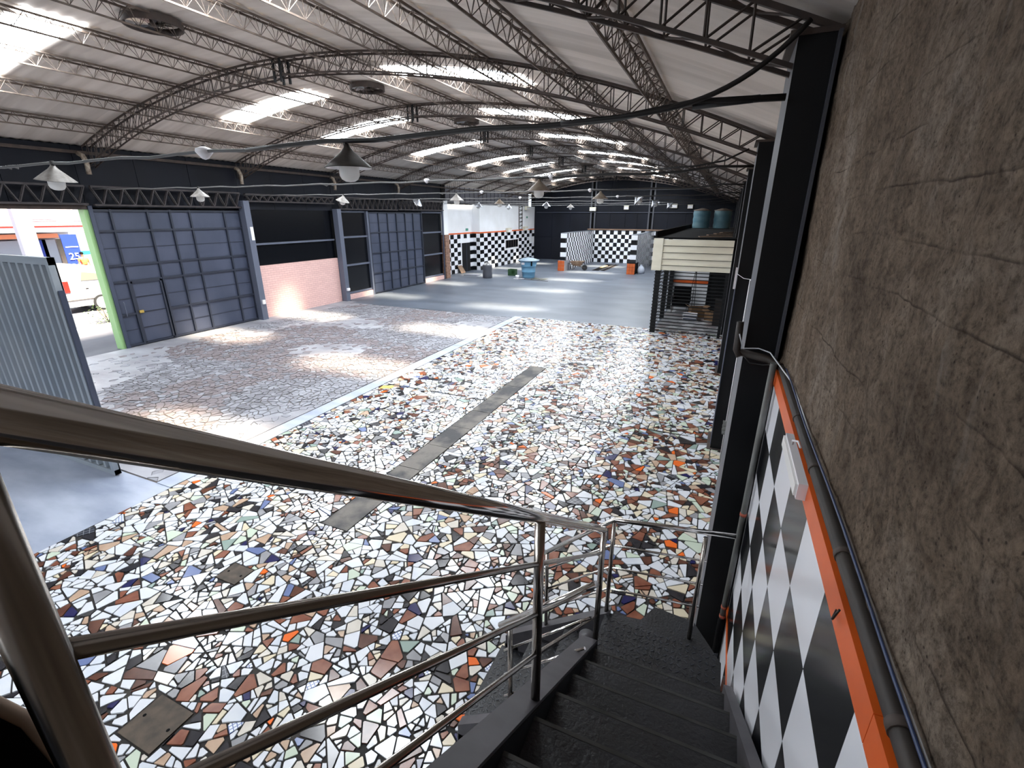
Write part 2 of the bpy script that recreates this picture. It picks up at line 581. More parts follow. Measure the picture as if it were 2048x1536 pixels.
def clip(poly, nx, ny, d):
    """keep the side nx*x+ny*y <= d of a convex polygon"""
    out = []
    n = len(poly)
    for i in range(n):
        a, b = poly[i], poly[(i+1) % n]
        da, db = nx*a[0]+ny*a[1]-d, nx*b[0]+ny*b[1]-d
        if da <= 0:
            out.append(a)
        if da*db < 0:
            t = da/(da-db)
            out.append((a[0]+(b[0]-a[0])*t, a[1]+(b[1]-a[1])*t))
    return out
def area(p):
    return .5*abs(sum(p[i-1][0]*p[i][1]-p[i][0]*p[i-1][1] for i in range(len(p))))
def inset(p, g):
    if sum(p[i-1][0]*p[i][1]-p[i][0]*p[i-1][1] for i in range(len(p))) < 0:
        p = p[::-1]
    q = p
    for i in range(len(p)):
        a, b = p[i-1], p[i]
        dx, dy = b[0]-a[0], b[1]-a[1]
        l = math.hypot(dx, dy)
        if l < 1e-6:
            continue
        nx, ny = dy/l, -dx/l
        q = clip(q, nx, ny, nx*a[0]+ny*a[1]-g)
        if len(q) < 3:
            return []
    return q
def clean(p, tol=.008):
    q = []
    for a in p:
        if not q or math.hypot(a[0]-q[-1][0], a[1]-q[-1][1]) > tol:
            q.append(a)
    if len(q) > 2 and math.hypot(q[0][0]-q[-1][0], q[0][1]-q[-1][1]) < tol:
        q.pop()
    return q
def voronoi(pts, box, cell):
    x0, x1, y0, y1 = box
    grid = {}
    for i, (x, y) in enumerate(pts):
        grid.setdefault((int(x//cell), int(y//cell)), []).append(i)
    res = []
    for i, (x, y) in enumerate(pts):
        gx, gy = int(x//cell), int(y//cell)
        nb = [j for a in range(-2, 3) for b in range(-2, 3) for j in grid.get((gx+a, gy+b), ()) if j != i]
        nb.sort(key=lambda j: (pts[j][0]-x)**2+(pts[j][1]-y)**2)
        p = [(x0, y0), (x1, y0), (x1, y1), (x0, y1)]
        for j in nb:
            u, v = pts[j]
            if (u-x)**2+(v-y)**2 > 4*max((a-x)**2+(b-y)**2 for a, b in p):
                break
            nx, ny = u-x, v-y
            p = clip(p, nx, ny, (u*u+v*v-x*x-y*y)/2)
            if len(p) < 3:
                break
        res.append(p)
    return res
def scatter(box, n, dmin):
    x0, x1, y0, y1 = box
    g, pts = {}, []
    t = 0
    while len(pts) < n and t < n*8:
        t += 1
        x, y = random.uniform(x0, x1), random.uniform(y0, y1)
        k = (int(x//dmin), int(y//dmin))
        if any((pts[j][0]-x)**2+(pts[j][1]-y)**2 < dmin*dmin for a in (-1, 0, 1) for b in (-1, 0, 1) for j in g.get((k[0]+a, k[1]+b), ())):
            continue
        g.setdefault(k, []).append(len(pts))
        pts.append((x, y))
    return pts
def split(p, big):
    a = area(p)
    if a < .008 or random.random() > min(.85, a/big):
        return [p]
    cx = sum(q[0] for q in p)/len(p)+random.uniform(-.03, .03)
    cy = sum(q[1] for q in p)/len(p)+random.uniform(-.03, .03)
    t = random.uniform(0, PI)
    nx, ny = math.cos(t), math.sin(t)
    d = nx*cx+ny*cy
    r = []
    for q in (clip(p, nx, ny, d), clip(p, -nx, -ny, -d)):
        if len(q) > 2:
            r += split(q, big)
    return r

STRIP = (-4.46, -4.02, 3.85, 11.5)          # concrete channel cover let into the mosaic
HATCH = [(-3.92, -3.5, 1.12, 1.48), (-4.82, -4.5, 2.6, 2.86)]
def carve(p, r):
    """keep the part of a fragment outside a rectangle"""
    x0, x1, y0, y1 = r
    if max(q[0] for q in p) <= x0 or min(q[0] for q in p) >= x1 or max(q[1] for q in p) <= y0 or min(q[1] for q in p) >= y1:
        return p
    best = max((clip(p, 1, 0, x0), clip(p, -1, 0, -x1), clip(p, 0, 1, y0), clip(p, 0, -1, -y1)), key=lambda q: area(q) if len(q) > 2 else 0)
    return best
frs = []
boxm = (MX0+.02, XR-.03, -.6, MY1)
def shatter(p, lim):
    a = area(p)
    if a < lim:
        return [p]
    # cut roughly across the long axis, like a struck tile
    n = len(p)
    cx, cy = sum(q[0] for q in p)/n, sum(q[1] for q in p)/n
    i, j = max(((i, j) for i in range(n) for j in range(i)), key=lambda t: (p[t[0]][0]-p[t[1]][0])**2+(p[t[0]][1]-p[t[1]][1])**2)
    t = math.atan2(p[i][1]-p[j][1], p[i][0]-p[j][0])+random.gauss(0, .32)
    r = math.sqrt(a)*.16
    cx += random.uniform(-r, r)
    cy += random.uniform(-r, r)
    nx, ny = math.cos(t), math.sin(t)
    d = nx*cx+ny*cy
    out = []
    for q in (clip(p, nx, ny, d), clip(p, -nx, -ny, -d)):
        if len(q) > 2:
            out += shatter(q, lim if random.random() < .6 else random.choice((.006, .01, .016, .024, .034)))
    return out
def blunt(p):
    """knock the sharp tips off a fragment"""
    out = []
    n = len(p)
    for i in range(n):
        a, b, c = p[i-1], p[i], p[(i+1) % n]
        u, v = (a[0]-b[0], a[1]-b[1]), (c[0]-b[0], c[1]-b[1])
        lu, lv = math.hypot(*u), math.hypot(*v)
        if lu < 1e-5 or lv < 1e-5:
            continue
        cs = (u[0]*v[0]+u[1]*v[1])/(lu*lv)
        k = .34 if cs > .75 else .24 if cs > .45 else .1 if random.random() < .35 else 0
        if k:
            k *= random.uniform(.7, 1.2)*min(lu, lv)
            out += [(b[0]+u[0]*k/lu, b[1]+u[1]*k/lu), (b[0]+v[0]*k/lv, b[1]+v[1]*k/lv)]
        else:
            out.append(b)
    return out
for p in voronoi(scatter(boxm, 620, .25), boxm, .8):
    if len(p) < 3:
        continue
    for q in shatter(p, random.choice((.007, .011, .016, .022, .03, .042))*(1 if sum(a[1] for a in p)/len(p) < 8 else 1.5)):
        for r in [STRIP]+HATCH:
            q = carve(q, r)
            if len(q) < 3:
                break
        if len(q) < 3:
            continue
        q = inset(clean(q), random.uniform(.004, .011))
        q = blunt(clean(q)) if q else q
        if len(q) < 3 or area(q) < .00025:
            continue
        frs.append(q)
names = [m.name for m, s in FRAG]
def pick(x, y):
    """browner towards the right and the middle, whiter at the left"""
    k = max(0, min(1, (x+4.5)/4))*(1 if 2.5 < y < 10 else .55)
    ws = []
    for m, s in FRAG:
        if m.name in ('terracotta_glaze', 'brown_glaze', 'cream_glaze', 'pale_green_glaze'):
            s *= .7+1.1*k
        if m.name in ('white_glaze', 'cool_white_glaze'):
            s *= 1.15-.35*k
        if y > 10 and m.name in ('grey_glaze', 'beige_glaze'):
            s *= 2
        ws.append(s)
    return random.choices(range(len(FRAG)), ws)[0]
rows = []
for q in frs:
    x, y = sum(a[0] for a in q)/len(q), sum(a[1] for a in q)/len(q)
    m = proj((x, y, 0))
    px = 0
    if m and 0 < m[0] < 2048 and 0 < m[1] < 1536 and not (m[0] > 980 and m[1] > 1180) and not (m[0] < 230 and m[1] > 880+m[0]*1.5):
        px = area(q)*FPX*FPX/m[2]**2*(CAMZ/math.hypot(x, y, CAMZ))
    rows.append((px, q, pick(x, y)))
rows.sort(key=lambda r: -r[0])
rest = MB()
for i, (px, q, mi) in enumerate(rows):
    tilt = (random.gauss(0, .012), random.gauss(0, .012))
    zt = random.uniform(.009, .014)
    if i < 299:
        MB().prism(q, 0, zt, tilt=tilt).build('tile', FRAG[mi][0], bed)
    else:
        rest.prism(q, 0, zt, mi, tilt)
rest.build('mosaic_tiles', [m for m, s in FRAG], bed, kind='stuff')
MB().prism([(-7.1, 8.35), (-6.82, 8.5), (-6.88, 8.66), (-7.12, 8.55)], .01, .02).build('tile', yellow_tile, bed)
cabf = [mat('cabin_tile_%s' % n_, c_, .35, col2=d_, scale=(4, 4, 4)) for n_, c_, d_ in (('grey', (150, 150, 152), (126, 126, 130)), ('pale', (186, 186, 188), (166, 166, 168)), ('mauve', (122, 112, 112), (104, 96, 98)))]
boxk = (-2.0, .2, MY1+.05, 21.95)
for p in voronoi(scatter(boxk, 90, .22), boxk, .5):
    q = inset(clean(p), .008) if len(p) > 2 else p
    if len(q) > 2:
        MB().prism(q, 0, .012).build('tile', random.choice(cabf), slab)
# concrete strip in short lengths
n = 9
for i in range(n):
    y0, y1 = 3.85+(7.65/n)*i, 3.85+(7.65/n)*(i+1)
    MB().box(-4.45, -4.03, y0+.006, y1-.006, -.01, .012+random.uniform(-.002, .002)).build('channel_cover', channel_m, bed)
MB().box(-4.02, XR, 8.62, 8.66, 0, .013).build('joint_strip', grout, bed)
MB().box(-7.2, -4.46, 8.7, 8.74, 0, .013).build('joint_strip', grout, bed)
# crazy paving stones
stone_ms = [mat('paving_stone_%s' % c, a, .7, col2=b, scale=(3, 3, 3), lo=.3, hi=.7, bump=.3, bscale=25) for c, a, b in
            (('grey', (128, 128, 135), (104, 103, 109)), ('brown', (108, 99, 101), (130, 123, 127)), ('pale', (148, 150, 158), (124, 124, 130)))]
boxc = (XW+.75, MX0-.35, 3.62, MY1-.3)
st = []
fill = MB()
for p in voronoi(scatter(boxc, 5200, .085), boxc, .28):
    if len(p) < 3:
        continue
    x, y = sum(a[0] for a in p)/len(p), sum(a[1] for a in p)/len(p)
    nv = noise.noise((x*.35, y*.35, 2.2))
    edge = min(x-boxc[0], boxc[1]-x)
    if nv > .1 and random.random() < .8:
        fill.prism(p, 0, .012)                    # rubbed smooth with mortar here
        continue
    q = inset(clean(p, .02), random.uniform(.005, .014))
    if len(q) < 3:
        continue
    kind = 1 if noise.noise((x*.3+5, y*.3, .5)) > .05 and random.random() < .7 else (2 if edge < 1.2 else random.choice((0, 0, 2)))
    m = proj((x, y, 0))
    px = area(q)*FPX*FPX/m[2]**2*(CAMZ/math.hypot(x, y, CAMZ)) if m and 0 < m[0] < 2048 and 0 < m[1] < 1536 else 0
    st.append((px, q, kind))
st.sort(key=lambda r: -r[0])
rest = MB()
for i, (px, q, k) in enumerate(st):
    tilt = (random.gauss(0, .02), random.gauss(0, .02))
    zt = random.uniform(.006, .016)
    if i < 299:
        MB().prism(q, 0, zt, tilt=tilt).build('paving_stone', stone_ms[k], cob)
    else:
        rest.prism(q, 0, zt, k, tilt)
rest.build('paving_stones', stone_ms, cob, kind='stuff')
fill.build('mortar_fill', concrete_l, cob, kind='stuff')

# ================================================================ CEILING: barrel of fibre-cement sheets
AX, AZ, RA = -8.9, -16.45, 23.33
RS = RA+.05
TH = 1.58/RA
def sheet(dth, waves=5, amp=.009, rs=RS):
    nx, ny = 5, waves*4
    mb = MB()
    vs, fs = [], []
    for i in range(nx+1):
        t = dth*i/nx
        for j in range(ny+1):
            r = rs+amp*math.cos(2*PI*waves*j/ny)+(.012 if i == 0 else 0)-(.004 if j == 0 else 0)
            vs.append((r*math.sin(t), j/ny, r*math.cos(t)))
    for i in range(nx):
        for j in range(ny):
            fs.append((i*(ny+1)+j, (i+1)*(ny+1)+j, (i+1)*(ny+1)+j+1, i*(ny+1)+j+1))
    return mb.add(vs, fs)
ceil = empty_struct('ceiling', 'barrel roof of beige corrugated sheets', (AX, 0, AZ))
def roofmesh(dth, m, name, amp=.009, rs=RS):
    mb = sheet(dth, 5, amp, rs)
    me = D.meshes.new(name)
    me.from_pydata(mb.v, [], mb.f)
    me.materials.append(m)
    me.polygons.foreach_set('use_smooth', [True]*len(mb.f))
    return me
SH = roofmesh(2*TH+.004, roof_m, 'roof_sheet')
SH_END = roofmesh(1.25*TH, roof_m, 'roof_sheet_end')
SKY = roofmesh(2*TH+.004, sky_m, 'skylight', .002, RS-.022)
LEFT = [5.4, 10.95, 14.65, 20.1, 25.35, 29.9, 34.6, 39.2]
RIGHT = [5.4, 10.05, 14.65, 19.65, 25.2, 29.9, 34.5, 39.1]
YEND = 43.05
def place(me, name, th, y0, wdt):
    o = D.objects.new(name, me)
    COL.objects.link(o)
    o.parent = ceil
    o.location = (0, y0, 0)
    o.rotation_euler = (0, th, 0)
    o.scale = (1, wdt, 1)
    return o
for k in (-5, -3, -1, 1, 3, 5):
    me = SH if k < 5 else SH_END
    cuts = LEFT if k == -3 else RIGHT if k == 1 else []
    segs, y = [], .3
    for c in cuts:
        segs.append((y, c-.43))
        y = c+.43
        place(SKY, 'skylight', k*TH, c-.43, .86)
    segs.append((y, YEND))
    for a, b in segs:
        n = max(1, round((b-a)/.97))
        for i in range(n):
            place(me, 'roof_sheet', k*TH+random.uniform(-.0004, .0004), a+(b-a)*i/n, (b-a)/n+.07)
back = MB()
for k in (-5, -3, -1, 1, 3, 5):
    a = k*TH
    cuts = [-8.4, -3.8] if k in (-3, 1) else []
    y = -12
    for c in cuts+[None]:
        e = c-.43 if c else .33
        s = sheet(2*TH if k < 5 else 1.25*TH, waves=max(4, int((e-y)*5)))
        back.add([(AX+x*math.cos(a)+z*math.sin(a), y+q*(e-y), AZ-x*math.sin(a)+z*math.cos(a)) for x, q, z in s.v], s.f)
        if c:
            place(SKY, 'skylight', k*TH, c-.43, .86)  # unseen skylight behind the camera, added to light stairs and gate leaf
            y = c+.43
back.build('rear_sheets', roof_m, ceil, kind='stuff', smooth=True)

# ================================================================ WALLS
def zarc(x, r=RS):
    return AZ+math.sqrt(r*r-(x-AX)**2)
# back wall: dark panels in a steel frame, arched top
bw = empty_struct('wall_back', 'dark panelled gable wall', (-8, 43.1, 0))
xs = [-17.4, -15.2, -13.6, -11.45]
edges = [-16.6, -14.9, -13.2, -11.35, -10.9, -9.6, -8.3, -7.3, -6.35, -6.0, -4.8, -3.4, -2.0, -.6, .6]
for a, b in zip(edges, edges[1:]):
    if b-a < .5:
        continue
    for z0, z1 in ((0, 2.0), (2.0, 4.2), (4.2, 9)):
        nseg = 6
        top = [(a+(b-a)*i/nseg, min(z1, zarc(a+(b-a)*i/nseg)+.05)) for i in range(nseg, -1, -1)]
        poly = [(a+.008, z0+.008), (b-.008, z0+.008)]+[(min(max(x, a+.008), b-.008), z-.008) for x, z in top]
        MB().extr(poly, 'y', 43.1, 43.16).build('wall_panel', navy, bw)
back_bar = MB().box(-17, .6, 43.15, 43.2, 0, 7).build('backing_sheet', black_soft, bw)
for x in (-11.12, -6.18):
    for dx in (-.17, .17):
        MB().box(x+dx-.06, x+dx+.06, 42.98, 43.1, 0, zarc(x)-.1).build('steel_post', charcoal, bw)
MB().box(-16.4, -1.9, 43.0, 43.1, 4.08, 4.16).build('cross_rail', slate_shadow, bw)
MB().box(-15.9, .3, 43.02, 43.1, 5.85, 5.92).build('cross_rail', slate_shadow, bw)
# front wall behind the camera and the hidden rest of the shell
fw = struct(MB().box(-17, 1, -12.1, -12, 0, 7.2).build('wall_front', navy), 'plain wall behind the stair head')

# right wall: tiled base, rough concrete above
wr = empty_struct('wall_right', 'rough brown concrete wall over a chequered tile base', (.43, 0, 0))
mb = MB()
ny, nz = 210, 88
Y0, Y1, Z0, Z1 = -3.2, 4.3, 2.95, 6.0
vs, fs = [], []
for i in range(ny+1):
    for j in range(nz+1):
        y, z = Y0+(Y1-Y0)*i/ny, Z0+(Z1-Z0)*j/nz
        d = .018*noise.noise((y*2.1, z*2.1, .3))+.010*noise.noise((y*9, z*9, 5.1))+.006*noise.noise((y*27, z*27, 1.7))
        vs.append((.462-d-(.012 if j == 0 else 0), y, z))
for i in range(ny):
    for j in range(nz):
        fs.append((i*(nz+1)+j, i*(nz+1)+j+1, (i+1)*(nz+1)+j+1, (i+1)*(nz+1)+j))
mb.add(vs, fs)
mb.build('rough_concrete', rough_m, wr, smooth=True)
MB().box(.46, .7, 4.3, 43.1, 2.92, 5.02).build('rough_concrete', rough_m, wr)
MB().box(.5, .7, -12, 4.3, 2.9, 6.0).build('wall_core', black_soft, wr)
MB().box(.44, .7, -12, 43.1, 0, 2.92).build('wall_core', joint, wr)
TP, TR, TZ = .413, .355, 2.82
for c in range(-4, 6):
    for r in range(8):
        y0 = 1.055+TP*c
        z1 = TZ-TR*r
        z0 = max(0, z1-TR)
        if y0+TP > 3.66:
            continue
        b = (c+r) % 2 == 0
        MB().box(.43, .445, y0+.0015, y0+TP-.0015, z0+.0015, z1-.0015).build('wall_tile', tile_k if b else tile_w, wr)
far = MB()
y = 3.95
i = 0
while y < 43:
    for r in range(8):
        z1 = TZ-TR*r
        far.box(.43, .445, y, min(43, y+TP)-.003, max(0, z1-TR)+.003, z1, (i+r) % 2)
    y += TP
    i += 1
far.build('wall_tiles', [tile_k, tile_w], wr, kind='stuff')
for a, b in ((-3.1, -.5), (-.5, .95), (.95, 2.3), (2.3, 3.68), (3.95, 8.2), (8.5, 16.5), (16.5, 30), (30, 43)):
    MB().box(.418, .445, a, b-.003, 2.822, 2.915).build('orange_band', orange, wr)
MB().box(.426, .44, 2.5, 3.66, .70, .75).build('orange_edge', orange, wr)

# left wall ------------------------------------------------------
wl = empty_struct('wall_left', 'dark navy upper wall over gates, windows and brick', (XW, 12, 0))
ys = [-12, -9, -6, -3.2, -1, 1.2, 3.5, 5, 6.5, 8.1, 9.6, 11.2, 12.9, 14.4, 16, 17.5, 19, 20.6, 22.1, 23.6, 25.2, 26.7]
for a, b in zip(ys, ys[1:]):
    MB().box(XW-.16, XW-.1+random.uniform(0, .015), a+.006, b-.006, 4.05, 5.62).build('wall_panel', navy, wl)
MB().box(XW-.12, XW-.03, -12, 43.1, 5.42, 5.5).build('eaves_rail', rust_dark, wl)
MB().box(XW-.3, XW-.2, -12, 3.5, 0, 5.6).build('wall_panel', navy, wl)
MB().box(XW-.24, XW-.17, 8.12, 27.4, -.02, 5.8).box(XW-.24, XW-.17, 3.4, 8.12, 4.05, 5.8).build('backing_sheet', black_soft, wl)  # added behind the bays to block daylight leaking through gaps
# bay with the pink brick parapet
MB().box(XW-.2, XW, 12.97, 17.36, 0, 2.0).build('brick_parapet', pink, wl)
win = empty_struct('window_1', 'black panelled opening above the pink brick parapet', (XW-.1, 15.1, 2))
MB().box(XW-.16, XW-.13, 12.97, 17.36, 2.0, 4.3).build('dark_sheet', glass_dark, win)
MB().box(XW-.12, XW-.05, 12.97, 17.36, 2.77, 2.84).build('window_bar', slate_light, win)
# bay with the double door: dark side lights on low pink sills
for k, (a, b) in enumerate(((17.72, 20.3), (24.42, 26.6))):
    wn = empty_struct('window_%d' % (k+2), 'dark three-part side light %s of the double door' % ('left', 'right')[k], (XW-.1, (a+b)/2, 0))
    b2 = 19.66 if k == 0 else b
    MB().box(XW-.16, XW-.12, a, b2, .26, 4.0).build('dark_sheet', glass_dark, wn)
    for z in (.3, 1.6, 2.88):
        MB().box(XW-.13, XW-.04, a, b2, z-.04, z+.04).build('window_bar', slate_light, wn)
    MB().box(XW-.14, XW-.05, a, b2, 3.97, 4.05).build('window_bar', slate_light, wn)
    MB().box(XW-.2, XW, a-.1, b2, 0, .24).build('brick_sill', pink, wn)
MB().box(XW-.15, XW+.02, 19.62, 19.74, 0, 4.05).build('door_post', slate_light, wl)
MB().box(XW-.15, XW+.02, 24.33, 24.42, 0, 4.05).build('door_post', slate_shadow, wl)

# gates in the left wall
g1 = empty_struct('door_1', 'wide slate-blue steel gate with a wicket door', (XW, 10.4, 0))
vy = [8.16, 8.6, 9.6, 10.27, 10.9, 12.12, 12.74]
hz = [.06, .52, 1.0, 1.47, 1.97, 2.45, 2.94, 3.42, 3.98]
big = {0: 1, 1: 0, 2: 1, 3: 0, 4: 1, 5: 1, 6: 0, 7: 1, 8: 1}
for i in range(6):
    for j in range(8):
        if i == 1 and j < 4:
            continue
        MB().box(XW-.06, XW-.04+random.uniform(-.004, .004), vy[i]+.004, vy[i+1]-.004, hz[j]+.004, hz[j+1]-.004).build('gate_panel', slate, g1)
for i, y in enumerate(vy):
    MB().box(XW-.05, XW+.02, y-.028, y+.028, .02, 4.02).build('upright_bar', slate_shadow, g1)
for j, z in enumerate(hz):
    t = .03 if big[j] else .008
    for a, b in ((8.16, 8.6), (9.6, 12.74)) if j < 4 and j else ((8.16, 12.74),):
        MB().box(XW-.05, XW+(.012 if big[j] else -.025), a, b, z-t, z+t).build('cross_bar', slate_shadow, g1)
wk = empty_struct('wicket_door', None, (XW, 9.1, 0))
wk.parent = g1
wk.location = (0, 9.1-10.4, 0)
del wk['kind']
for j in range(4):
    MB().box(XW-.055, XW-.03, 8.66, 9.5, hz[j]+.02, hz[j+1]-.006).build('door_panel', slate, wk)
    if j:
        MB().box(XW-.05, XW-.015, 8.66, 9.5, hz[j]-.01, hz[j]+.01).build('cross_bar', slate_shadow, wk)
for a, b, c, d in ((8.63, 8.68, .05, 1.96), (9.48, 9.53, .05, 1.96), (8.63, 9.53, 1.9, 1.96), (8.63, 9.53, .04, .09)):
    MB().box(XW-.04, XW+.015, a, b, c, d).build('frame_bar', slate_shadow, wk)
MB().box(XW+.0, XW+.06, 8.66, 8.78, 1.0, 1.08).build('lock_case', mat('brass_lock', (206, 178, 96), .4, metal=.6), wk)
MB().tube([(XW+.03, 8.3, .95), (XW+.05, 8.3, 1.0), (XW+.05, 8.3, 1.35), (XW+.03, 8.3, 1.4)], .012).build('pull_handle', slate_light, g1)
g2 = empty_struct('door_2', 'slate-blue double door with a grid of steel bars', (XW, 22, 0))
vy = [19.78, 20.53, 21.27, 22.02, 22.8, 23.55, 24.33]
hz = [.06, .55, 1.04, 1.52, 2.03, 2.52, 3.03, 3.5, 3.98]
for i in range(6):
    for j in range(8):
        MB().box(XW-.06, XW-.035+random.uniform(-.005, .005), vy[i]+.004, vy[i+1]-.004, hz[j]+.004, hz[j+1]-.004).build('door_panel', slate, g2)
for i, y in enumerate(vy):
    MB().box(XW-.05, XW+.02, y-.03, y+.03, .02, 4.0).build('upright_bar', slate_shadow, g2)
for j, z in enumerate(hz):
    t = .028 if j % 2 == 0 else .008
    MB().box(XW-.05, XW+(.012 if j % 2 == 0 else -.022), vy[0], vy[-1], z-t, z+t).build('cross_bar', slate_shadow, g2)
MB().tube([(XW+.02, 22.14, 1.1), (XW+.07, 22.14, 1.14), (XW+.07, 22.14, 1.7), (XW+.02, 22.14, 1.74)], .018).build('pull_handle', slate_light, g2)
# green reveal of the open gateway
MB().box(XW-.3, XW-.02, 7.98, 8.12, 0, 4.08).build('gate_jamb', green_paint, wl)
MB().box(XW-.3, XW, 3.3, 8.1, 4.0, 4.12).build('gate_lintel', rust_dark, wl)
MB().box(XW-.3, XW, 3.3, 3.45, 0, 4.1).build('gate_jamb', slate, wl)

MB().box(-17.7, -17.5, 26.5, 43.3, 0, 6.2).build('backing_sheet', black_soft, wl)  # added behind the annexe to block the bright sky gap
# white annexe with chequered base at the far left
ann = empty_struct('wall_left', 'white annexe wall over a chequered base at the far left', (-17, 35, 0))
def checker(a, b, fixed, axis, z1, rows, mats_name, parent, flip=0, tw=.33, holes=(), face=1, th=.02):
    mb = MB()
    n = max(1, round((b-a)/tw))
    tw = (b-a)/n
    hr = z1/rows
    for i in range(n):
        for r in range(rows):
            p0, p1 = a+tw*i+.005, a+tw*(i+1)-.005
            q0, q1 = z1-hr*(r+1)+.005, z1-hr*r-.005
            if any(p0 < h[1] and p1 > h[0] and q0 < h[3] and q1 > h[2] for h in holes):
                continue
            k = (i+r+flip) % 2
            if axis == 'x':       # plane x = fixed, running along y
                mb.box(min(fixed, fixed+face*th), max(fixed, fixed+face*th), p0, p1, q0, q1, k)
            else:
                mb.box(p0, p1, min(fixed, fixed+face*th), max(fixed, fixed+face*th), q0, q1, k)
    return mb.build(mats_name, [tile_w, tile_k], parent, kind='stuff')
MB().box(-17.5, -17.2, 27.25, 32.1, 0, 4.55).build('wall_block', white_paint, ann)
MB().box(-17.5, -16.62, 32.1, 43.1, 0, 4.6).build('wall_block', white_paint, ann)
checker(27.45, 32.08, -17.2, 'x', 2.6, 9, 'wall_tiles', ann, holes=((30.4, 31.6, 0, 2.05),), tw=.46)
checker(-17.2, -16.62, 32.1, 'y', 2.6, 9, 'wall_tiles', ann, flip=1, tw=.3, face=-1)
checker(32.1, 43.05, -16.62, 'x', 2.6, 9, 'wall_tiles', ann, holes=((36.6, 39.2, 1.3, 1.95), (42.0, 42.6, 1.6, 2.0)), tw=.6, flip=1)
MB().box(-17.2, -17.17, 27.3, 32.08, 2.62, 2.7).build('orange_band', orange, ann)
MB().box(-17.2, -16.6, 32.06, 32.1, 2.62, 2.7).build('orange_band', orange, ann)
MB().box(-16.62, -16.59, 32.1, 43.05, 2.62, 2.7).build('orange_band', orange, ann)
MB().box(-17.5, -16.3, 26.75, 27.25, 0, 2.7).build('brick_pier', mat('bare_brick', (150, 116, 98), .85, col2=(110, 84, 72), scale=(6, 6, 12)), ann)
MB().box(-17.5, -16.35, 26.75, 27.25, 2.7, 4.7).build('plaster_pier', white_paint, ann)
d3 = empty_struct('door_3', 'dark door in the chequered base at the far left', (-17.2, 31, 0))
MB().box(-17.22, -17.16, 30.42, 31.55, 0, 2.0).build('door_leaf', blackp, d3)
MB().box(-17.16, -17.14, 30.95, 31.02, 0, 2.0).build('door_stile', slate_shadow, d3)
w4 = empty_struct('window_4', 'small dark barred window in the chequered wall', (-16.6, 37.9, 1.3))
MB().box(-16.64, -16.61, 36.65, 39.15, 1.32, 1.93).build('dark_sheet', glass_dark, w4)
for i in range(6):
    MB().box(-16.61, -16.58, 36.7+i*.48, 36.74+i*.48, 1.32, 1.93).build('window_bar', rust_dark, w4)
lad = MB()
for y in (39.3, 40.0):
    lad.box(-16.6, -16.54, y-.035, y+.035, 2.72, 4.6)
for i in range(12):
    z = 2.75+i*.155
    lad.beam((-16.57, 39.3, z), (-16.57, 40.0, z+.15 if i % 2 else z), .03, .03)
lad.build('lattice_post', stain_dull, ann)
# corrugated dark gable piece above the annexe
cg = MB()
for i in range(46):
    a = 27.3+i*.34
    cg.box(-17.3, -17.2+(.03 if i % 2 else 0), a, a+.34, 4.6, 5.9)
cg.build('corrugated_sheet', navy, ann)

# ================================================================ STEEL FRAME
CY = [3.68+4.62*k for k in range(9)]
ORD = ['nearest', 'second', 'third', 'fourth', 'fifth', 'sixth', 'seventh', 'eighth', 'ninth']
def steel_column(k):
    y = CY[k]
    t = thing('steel_column', '%s dark steel column along the right wall, counted from the stairs' % ORD[k].capitalize() if k else
              'Nearest dark steel column, tall beside the chequered wall and the stairs', 'column', (.32, y, 0), 'steel columns along the right wall')
    zt = 4.89
    MB().box(.215, .43, y+.02, y+.64, .02, zt).build('column_body', charcoal, t)
    MB().box(.215, .43, y, y+.02, .02, zt).build('shaded_face', blackp, t)  # black front, the column's unlit side put into the colour
    MB().box(.413, .43, y-.05, y, .02, zt).build('edge_flange', charcoal, t)
    MB().box(.16, .43, y-.06, y+.7, 0, .02).build('base_plate', rust_dark, t)
    MB().box(.17, .44, y-.01, y+.65, zt, zt+.03).build('cap_plate', rust_dark, t)
    return t
for k in range(9):
    steel_column(k)
for k, (y, z) in enumerate(((8.12, 4.1), (12.86, 4.35), (17.5, 4.12), (26.65, 4.7))):
    t = thing('wall_column', ('Grey post between the open gateway and the closed gate', 'Slate-blue post between the closed gate and the pink brick',
              'Slate-blue post between the pink brick and the dark side light', 'Dark post beside the white annexe wall')[k], 'column', (-16.3, y, 0), 'posts along the left wall')
    x1 = -16.12 if k in (1, 2) else -16.36
    wd = .12 if k in (1, 2) else .05
    MB().box(-16.4, x1, y-wd, y+wd, .01, z).build('column_body', slate_light if k in (1, 2) else slate, t)
    MB().box(-16.42, x1+.03, y-wd-.02, y+wd+.02, 0, .01).build('base_plate', rust_dark, t)

